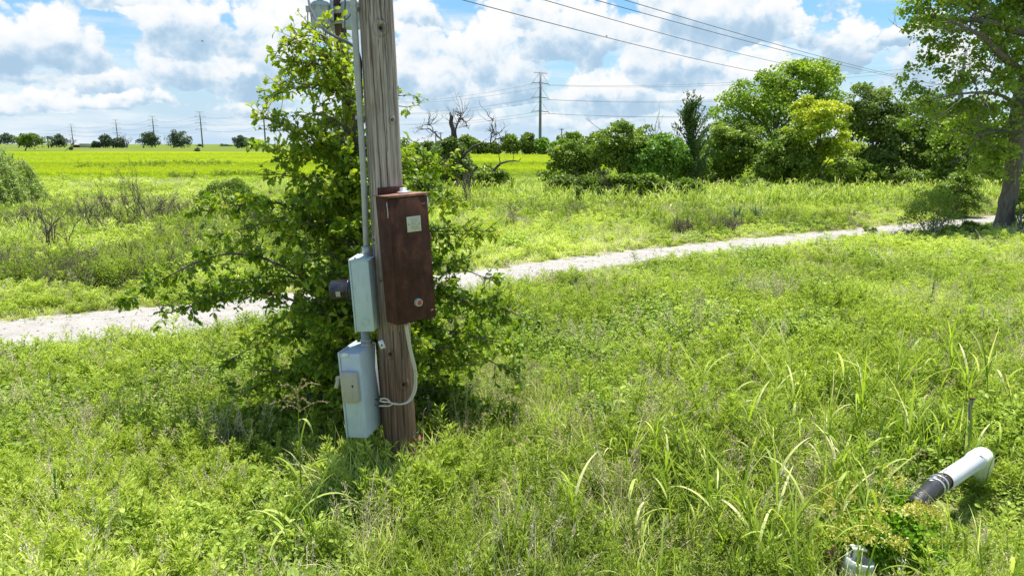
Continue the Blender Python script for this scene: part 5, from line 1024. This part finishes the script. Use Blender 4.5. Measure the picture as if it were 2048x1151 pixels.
def cover():
    rng = np.random.default_rng(200)
    W = [weed_proto(1, .42, 5, 85, .062, .012, .09), weed_proto(2, .50, 4, 95, .055, .011, .08), weed_proto(3, .34, 6, 75, .06, .013, .10), weed_proto(4, .62, 3, 110, .07, .012, .07)]
    Gp = [grass_proto(5, 60, .38, .008, .08), grass_proto(6, 46, .48, .009, .07, th1=2.1, t0=.55), grass_proto(7, 70, .36, .006, .09, th1=2.0, t0=.62)]
    Bd = [broad_proto(8, .35, 75, .07, .12), broad_proto(9, .45, 80, .055, .13)]
    D = [grass_proto(10, 46, .42, .005, .09, 'dry', 2.0, .5, 5), grass_proto(11, 30, .55, .004, .07, 'dry', 1.4, .35, 9)]
    protos = W + Gp + Bd + D                                       # 0-3 weeds 4-6 grass 7-8 broad 9-10 dry
    A = []
    for (y0, y1, sp, sc) in ((1.6, 9, .135, .95), (9, 17, .18, 1.05), (17, 30, .27, 1.35), (30, 47, .42, 1.7), (47, 64, .6, 2.0)):
        p = wedge(y0, y1, sp, rng); A.append(np.column_stack([p, np.full(len(p), sc)]))
    A = np.concatenate(A); x, y, sc = A.T
    pdst = path_dist(x, y); n = len(x)
    grassy = fbm(x * .45 + 40, y * .45 + 10, 3) + .55 * np.exp(-(((x + .2) / 2.4) ** 2 + ((y - 4.4) / 1.7) ** 2)) + .10 * (x > 1.2) * (y < 7.5)
    brd = fbm(x * .8 + 90, y * .8, 3); dry = fbm(x * .6 + 7, y * .6 + 70, 3); ht = fbm(x * .35 + 3, y * .35 + 60, 3)
    r = rng.random(n); idx = rng.choice([0, 1, 2, 3], n, p=[.34, .3, .28, .08])
    gp = np.clip((grassy - .46) * 3.6, .10, .66); g = r < gp; idx[g] = rng.choice([4, 5, 6], g.sum(), p=[.4, .3, .3])
    b = (brd > .60) & (rng.random(n) < .6); idx[b] = rng.choice([7, 8], b.sum())
    dd = rng.random(n) < np.clip((dry - .50) * .6, .07, .16); idx[dd] = rng.choice([9, 10], dd.sum())
    near_path = np.clip(1 - (pdst - PW / 2) / .55, 0, 1); e = (rng.random(n) < near_path * .7); idx[e] = rng.choice([6, 9, 4], e.sum(), p=[.5, .25, .25])
    scale = sc * (.62 + .80 * ht) * rng.uniform(.7, 1.35, n) * (1 - .55 * near_path)
    # foot of the cabinet pole and around the pipe: lower growth
    dp = np.hypot(x - POLE_BASE[0], y - POLE_BASE[1] + .32); fg = dp < .55; idx[fg] = rng.choice([4, 5, 5, 6, 0], fg.sum()); scale[fg] = rng.uniform(1.1, 1.6, fg.sum())
    pp = P(1900, 955, 5.2); dpp = np.hypot(x - pp[0], (y - pp[1]) * .8); scale *= np.clip(.42 + .5 * dpp / .6, .42, 1)
    sp_ = P(1720, 1108, 4.35); el_ = P(1945, 965, 5.35); de = np.hypot(x - el_[0], (y - el_[1]) * .7); scale *= np.clip(.50 + 1.1 * (de - .25), .50, 1); d3 = np.hypot(x - sp_[0], y - sp_[1]); scale *= np.clip(.35 + d3 / .6, .35, 1)
    it = np.clip(.5 + .9 * (fbm(x * .25 + 11, y * .25 + 31, 3) - .5) + rng.normal(0, .11, n), 0, 1)
    lowz = np.clip(.45 + .9 * (de - .25), .45, 1); idx[(de < .5)] = rng.choice([0, 2, 7, 8, 6], (de < .5).sum())
    zs = lowz * np.interp(y, [0, 8, 14, 22, 40, 64], [1, .88, .68, .50, .40, .26]) * (.8 + .5 * fbm(x * .5 + 60, y * .5, 2)); zs *= np.where(pdst < 4, .66 + .34 * np.clip((pdst - PW / 2) / 2.2, 0, 1), 1)
    keep = (pdst > PW / 2 + rng.uniform(-.25, .10, n) - .5 * (rng.random(n) < .05)) & (np.hypot(x - pole.location.x, y - pole.location.y) > .16) & (np.hypot(x - sp_[0], y - sp_[1]) > .12)
    inf = np.zeros(n, bool)
    fx = np.array(FIELD); inf = (y > 60) & (x < 30) ; keep &= ~inf
    pts = np.column_stack([x, y, np.zeros(n)])[keep]; idx, scale, it, zs = idx[keep], scale[keep], it[keep], zs[keep]; print('cover', len(pts))
    wsel = np.isin(idx, (0, 1, 2, 3)); 
    groups = (((0, 1, 2, 3), 'weeds', 'feathery yellow green weeds carpeting the ground', 'weeds'), ((4, 5, 6), 'grass', 'fine green grass tufts among the weeds', 'grass'), ((7, 8), 'undergrowth', 'patches of broad leaved green undergrowth', 'undergrowth'), ((9, 10), 'dry_grass', 'dry tan grass and seed heads among the weeds', 'dry grass'))
    for ids, nm, lb, ct in groups:
        s = np.isin(idx, ids); scatter(nm, lb, ct, [protos[i] for i in ids], pts[s], idx[s] - ids[0], scale[s], it[s], 300 + ids[0], zs=zs[s])
    # tall arching grass: the near stand at the right, and the stand before the hedge
    J = [johnson_proto(21, .85, 3, .022), johnson_proto(22, .70, 3, .026), johnson_proto(23, .95, 2, .020), johnson_proto(24, .55, 4, .018), johnson_proto(26, .8, 2, .024), johnson_proto(27, 1.0, 2, .016)]
    JR = [johnson_proto(31, .85, 4, .030, .2, .9), johnson_proto(32, .95, 3, .034, .2, .9), johnson_proto(33, .7, 5, .028, .25, .95)]
    P1 = []
    for k in range(2400):
        u, v = rng.uniform(1080, 2100), rng.uniform(740, 1230); wgt = math.exp(-((u - 1690) / 230) ** 2 - ((v - 900) / 190) ** 2) + .10
        if rng.random() < wgt * .115: q = G(u, v, .3); P1.append((q[0], q[1], 0, rng.uniform(.6, 1.05)))
    for (u, v, s) in ((610, 1110, .8), (1010, 1150, .7), (1020, 1080, .6), (1150, 1090, .75), (1290, 950, .8), (1240, 1000, .6), (100, 1140, .6)): q = G(u, v, .1); P1.append((q[0], q[1], 0, s))
    P1 = np.array(P1); q = np.hypot(P1[:, 0] - pp[0], P1[:, 1] - pp[1]) > .42; q &= np.hypot(P1[:, 0] - 3.55, P1[:, 1] - 5.15) > .72; q &= np.hypot(P1[:, 0] - sp_[0], P1[:, 1] - sp_[1]) > .3
    d4 = np.hypot(P1[:, 0] - P(1770, 1035, 4.65)[0], P1[:, 1] - 4.65) > .38; P1 = P1[q & d4]; n = len(P1)
    scatter('tall_grass', 'tall arching broad bladed grass in front at the right', 'tall grass', J, P1[:, :3], rng.integers(0, 6, n), P1[:, 3], np.clip(rng.normal(.5, .12, n), 0, 1), 41)
    P2 = []
    for k in range(9000):
        u, v = rng.uniform(860, 2150), rng.uniform(398, 450); top = np.interp(u, [860, 1050, 1200, 1500, 1750, 2000, 2150], [415, 408, 425, 422, 415, 408, 408]); q = G(u, v)
        if v < top + rng.normal(0, 5) and path_dist(q[0:1], q[1:2])[0] > 1.9 and rng.random() < .22 + .5 * fbm(q[0:1] * .3, q[1:2] * .3)[0]: P2.append((q[0], q[1], 0, rng.uniform(.75, 1.15)))
    for k in range(1500):
        u, v = rng.uniform(-100, 600), rng.uniform(430, 560); q = G(u, v)
        if fbm(q[0:1] * .4 + 5, q[1:2] * .4)[0] > .55 and path_dist(q[0:1], q[1:2])[0] > 2.2: P2.append((q[0], q[1], 0, rng.uniform(.5, .85)))
    P2 = np.array(P2); n = len(P2); print('tall', len(P1), n)
    scatter('reed_grass', 'stand of tall light green grass beyond the track before the hedge', 'tall grass', JR, P2[:, :3], rng.integers(0, 3, n), P2[:, 3], np.clip(rng.normal(.55, .14, n), 0, 1), 42)
    PE = MB(); bm = bmesh.new(); bmesh.ops.create_icosphere(bm, subdivisions=1, radius=.5)
    for v_ in bm.verts: v_.co = v_.co * random.Random(v_.index).uniform(.7, 1.1); v_.co.z *= .6
    bm_to(PE, bm); peb = PE.build('pebble_source', M['stone'], link=False, smooth=False)
    jj = rng.integers(40, len(PC) - 30, 1300); lt = rng.uniform(-1.05, 1.05, 1300); pb = PC[jj] + _nn[jj] * (lt * _pw[jj] / 2)[:, None] + rng.normal(0, .15, (1300, 2)); scatter('gravel_stones', 'loose pale stones lying on the gravel track', 'gravel', [peb], np.column_stack([pb, np.full(1300, .012)]), np.zeros(1300, int), rng.uniform(.015, .055, 1300) , rng.random(1300), 46, tilt=.5)
    # brush beyond the track: dead stems among darker weeds
    def twig_proto(seed, h, n):
        r2 = np.random.default_rng(seed); mb = MB()
        for k in range(n): twigs(mb, r2.normal(0, .12, 3) * [1, 1, 0], nrm(np.array([r2.normal(0, .3), r2.normal(0, .3), 1.])), h * r2.uniform(.5, .8), .009, 2, r2, .5, 3, 4)
        return mb.build('twig_source', M['twig'], link=False)
    BR = [twig_proto(51, .8, 7), twig_proto(52, .6, 9), broad_proto(53, .6, 140, .07, .22), weed_proto(54, .75, 6, 110, .08, .016, .16)]
    P5 = []
    for k in range(5000):
        u, v = rng.uniform(-250, 620), rng.uniform(395, 590); q = G(u, v); d_ = path_dist(q[0:1], q[1:2])[0]
        if d_ < 2.6 or q[1] < 12: continue
        if fbm(q[0:1] * .33 + 15, q[1:2] * .33 + 4)[0] + .16 * math.exp(-((v - 465) / 50) ** 2) > .645: P5.append((q[0], q[1], 0))
    for k in range(2600):
        u, v = rng.uniform(860, 2100), rng.uniform(392, 500); q = G(u, v); d_ = path_dist(q[0:1], q[1:2])[0]
        if d_ > 2.0 and q[1] > 17 and fbm(q[0:1] * .33 + 55, q[1:2] * .33 + 4)[0] > .60: P5.append((q[0], q[1], 0))
    P5 = np.array(P5); n = len(P5); ib = rng.choice(4, n, p=[.24, .22, .24, .30]); print('brush', n)
    scatter('brush', 'darker brush of weeds and dead stems beyond the track', 'brush', BR, P5, ib, rng.uniform(.5, 1.0, n), np.clip(rng.normal(.33, .14, n), 0, 1), 45)
    # crop plants at the near side of the field
    P3 = wedge(62, 120, 1.15, rng, 6); S3 = np.ones(len(P3)); Pb = wedge(120, 235, 2.3, rng, 6); P3 = np.vstack([P3, Pb]); S3 = np.append(S3, np.full(len(Pb), 1.7)); k = (P3[:, 0] < 26 + .28 * (P3[:, 1] - 62)) & ((P3[:, 1] < 205) | (P3[:, 0] < -60)); P3 = P3[k]; S3 = S3[k]; n = len(P3); C = [grass_proto(25, 60, .5, .03, .35, 'crop', 1.2, .55)]
    scatter('crop', 'bright yellow green crop plants covering the near field', 'crop', C, np.column_stack([P3, np.zeros(n)]), np.zeros(n, int), S3 * rng.uniform(.5, .8, n), np.clip(.5 + 1.1 * (fbm(P3[:, 0] * .02, P3[:, 1] * .10) - .5), 0, 1), 43, zs=.8 / S3)
    P4 = []
    for u0, u1, v, k in ((245, 330, 331, 26), (330, 470, 328, 40), (340, 400, 355, 14), (420, 520, 352, 20), (150, 250, 335, 10), (940, 1090, 331, 14)):
        for _ in range(k): q = G(rng.uniform(u0, u1), v + rng.normal(0, 2)); P4.append((q[0], q[1], 0))
    n = len(P4); scatter('field_weeds', 'dark green weed tufts growing in the crop field', 'weeds', W, np.array(P4), rng.integers(0, 4, n), rng.uniform(1.4, 2.6, n), np.full(n, .15), 44, zs=.55)
M['stone'] = paint_mat('loose limestone', (.36, .335, .30), .9, 0, .2, (.16, .14, .1), .4, 9)
M['crop'] = leaf_mat('crop leaf', [(.16, .25, .010), (.32, .41, .012), (.46, .51, .018)], .4, .6, True)
cover()

# ------------------------------------------------------------------ single plants that stand out
def arching_grass(label, u, v, h, seed, specs, cat='grass plant', mat='johnson1', heads=False):
    rng = np.random.default_rng(seed); b = G(u, v, .1); b[2] = 0; root = empty('grass_plant', b, label, cat); mb = MB()
    w = spline([b, b + np.array([.01, 0, h * .5]), b + np.array([.03, 0, h])], 9); tube(mb, w, np.linspace(.007, .003, 9), 6, .4); mb.build('stem', M[mat], root, b)
    for (f, az, L, t0, t1, bw, tn) in specs:
        mb = MB(); a = w[int(f * 8)]; blades(mb, a[None], np.array([az]), L, np.array([t0]), np.array([t1]), bw, tn, 12, 1.3); mb.build('blade', M[mat], root, b)
    if heads:
        mb = MB(); e = w[-1]
        for k in range(9):
            d = nrm(np.array([rng.normal(0, 1), rng.normal(0, .4), .25])); L = rng.uniform(.12, .26); s = e - [0, 0, rng.uniform(0, .22)]; pts = spline([s, s + d * L * .5 + [0, 0, .03], s + d * L + [0, 0, -.02]], 8); tube(mb, pts, .0016, 3, .6)
            m = 40; x = rng.random(m) * 6.9; i = x.astype(int); leaves(mb, L4, pts[i] + rng.normal(0, .006, (m, 3)), nrm(d + rng.normal(0, .5, (m, 3))), rdir(rng, m), rng.uniform(.01, .02, m), .006, np.clip(rng.normal(.5, .2, m), 0, 1))
        mb.build('seed_head', M['dry1'], root, b)
    return root
arching_grass('pale broad grass plant with bent drooping blades in front of the pole', 588, 1130, .42, 1, [(1, .3, .62, .25, 2.5, .030, .8), (.95, 3.0, .5, .2, 2.9, .034, .85), (.8, 4.6, .55, .35, 2.3, .030, .75), (.5, 2.4, .5, .6, 1.8, .026, .55), (.3, .9, .5, .5, 1.2, .024, .5)])
arching_grass('tall grass stalk with reddish seed plumes beside the switch box', 604, 1010, 1.15, 2, [(.35, .2, .55, .15, 2.4, .024, .6), (.25, 2.7, .45, .3, 1.7, .022, .5), (.75, 5.5, .30, .8, 2.2, .026, .8), (.5, 1.2, .4, .2, .6, .02, .45)], heads=True)
arching_grass('yellow tipped grass plant standing in the weeds at mid right', 1722, 760, .55, 3, [(1, 1., .18, .1, .3, .028, 1.), (.7, .3, .4, .4, 1.8, .022, .6), (.5, 3.2, .4, .5, 1.6, .022, .6)])
def spike(label, u, v, h, seed, mat, n=90, ll=.09):
    rng = np.random.default_rng(seed); b = G(u, v); root = empty('weed_spike', b, label, 'weed'); mb = MB(); tube(mb, [b, b + [.02, 0, h * .5], b + [.05, 0, h]], [.006, .005, .002], 5, .3); mb.build('stem', M['broad1'], root, b)
    mb = MB(); t = rng.uniform(.15, 1, n); p = b + np.stack([.05 * t, 0 * t, h * t], 1); az = rng.uniform(0, 6.28, n); leaves(mb, L4, p, nrm(np.stack([np.cos(az), np.sin(az), 1.2 + 0 * az], 1)), nrm(np.stack([-np.cos(az), -np.sin(az), 1 + 0 * az], 1)), ll * (1.15 - t), ll * .18, np.clip(rng.normal(.3, .15, n), 0, 1)); mb.build('foliage', M[mat], root, b, smooth=False)
spike('tall dark narrow weed spike alone in the open weeds at right', 1856, 640, 1.15, 5, 'broad1', 120, .08)
spike('dark green upright weed spike standing in the lower left weeds', 117, 1080, .62, 6, 'broad1', 70, .11)
spike('slim green weed spike standing among weeds right of the oak', 1408, 690, .7, 7, 'broad1', 70, .08)
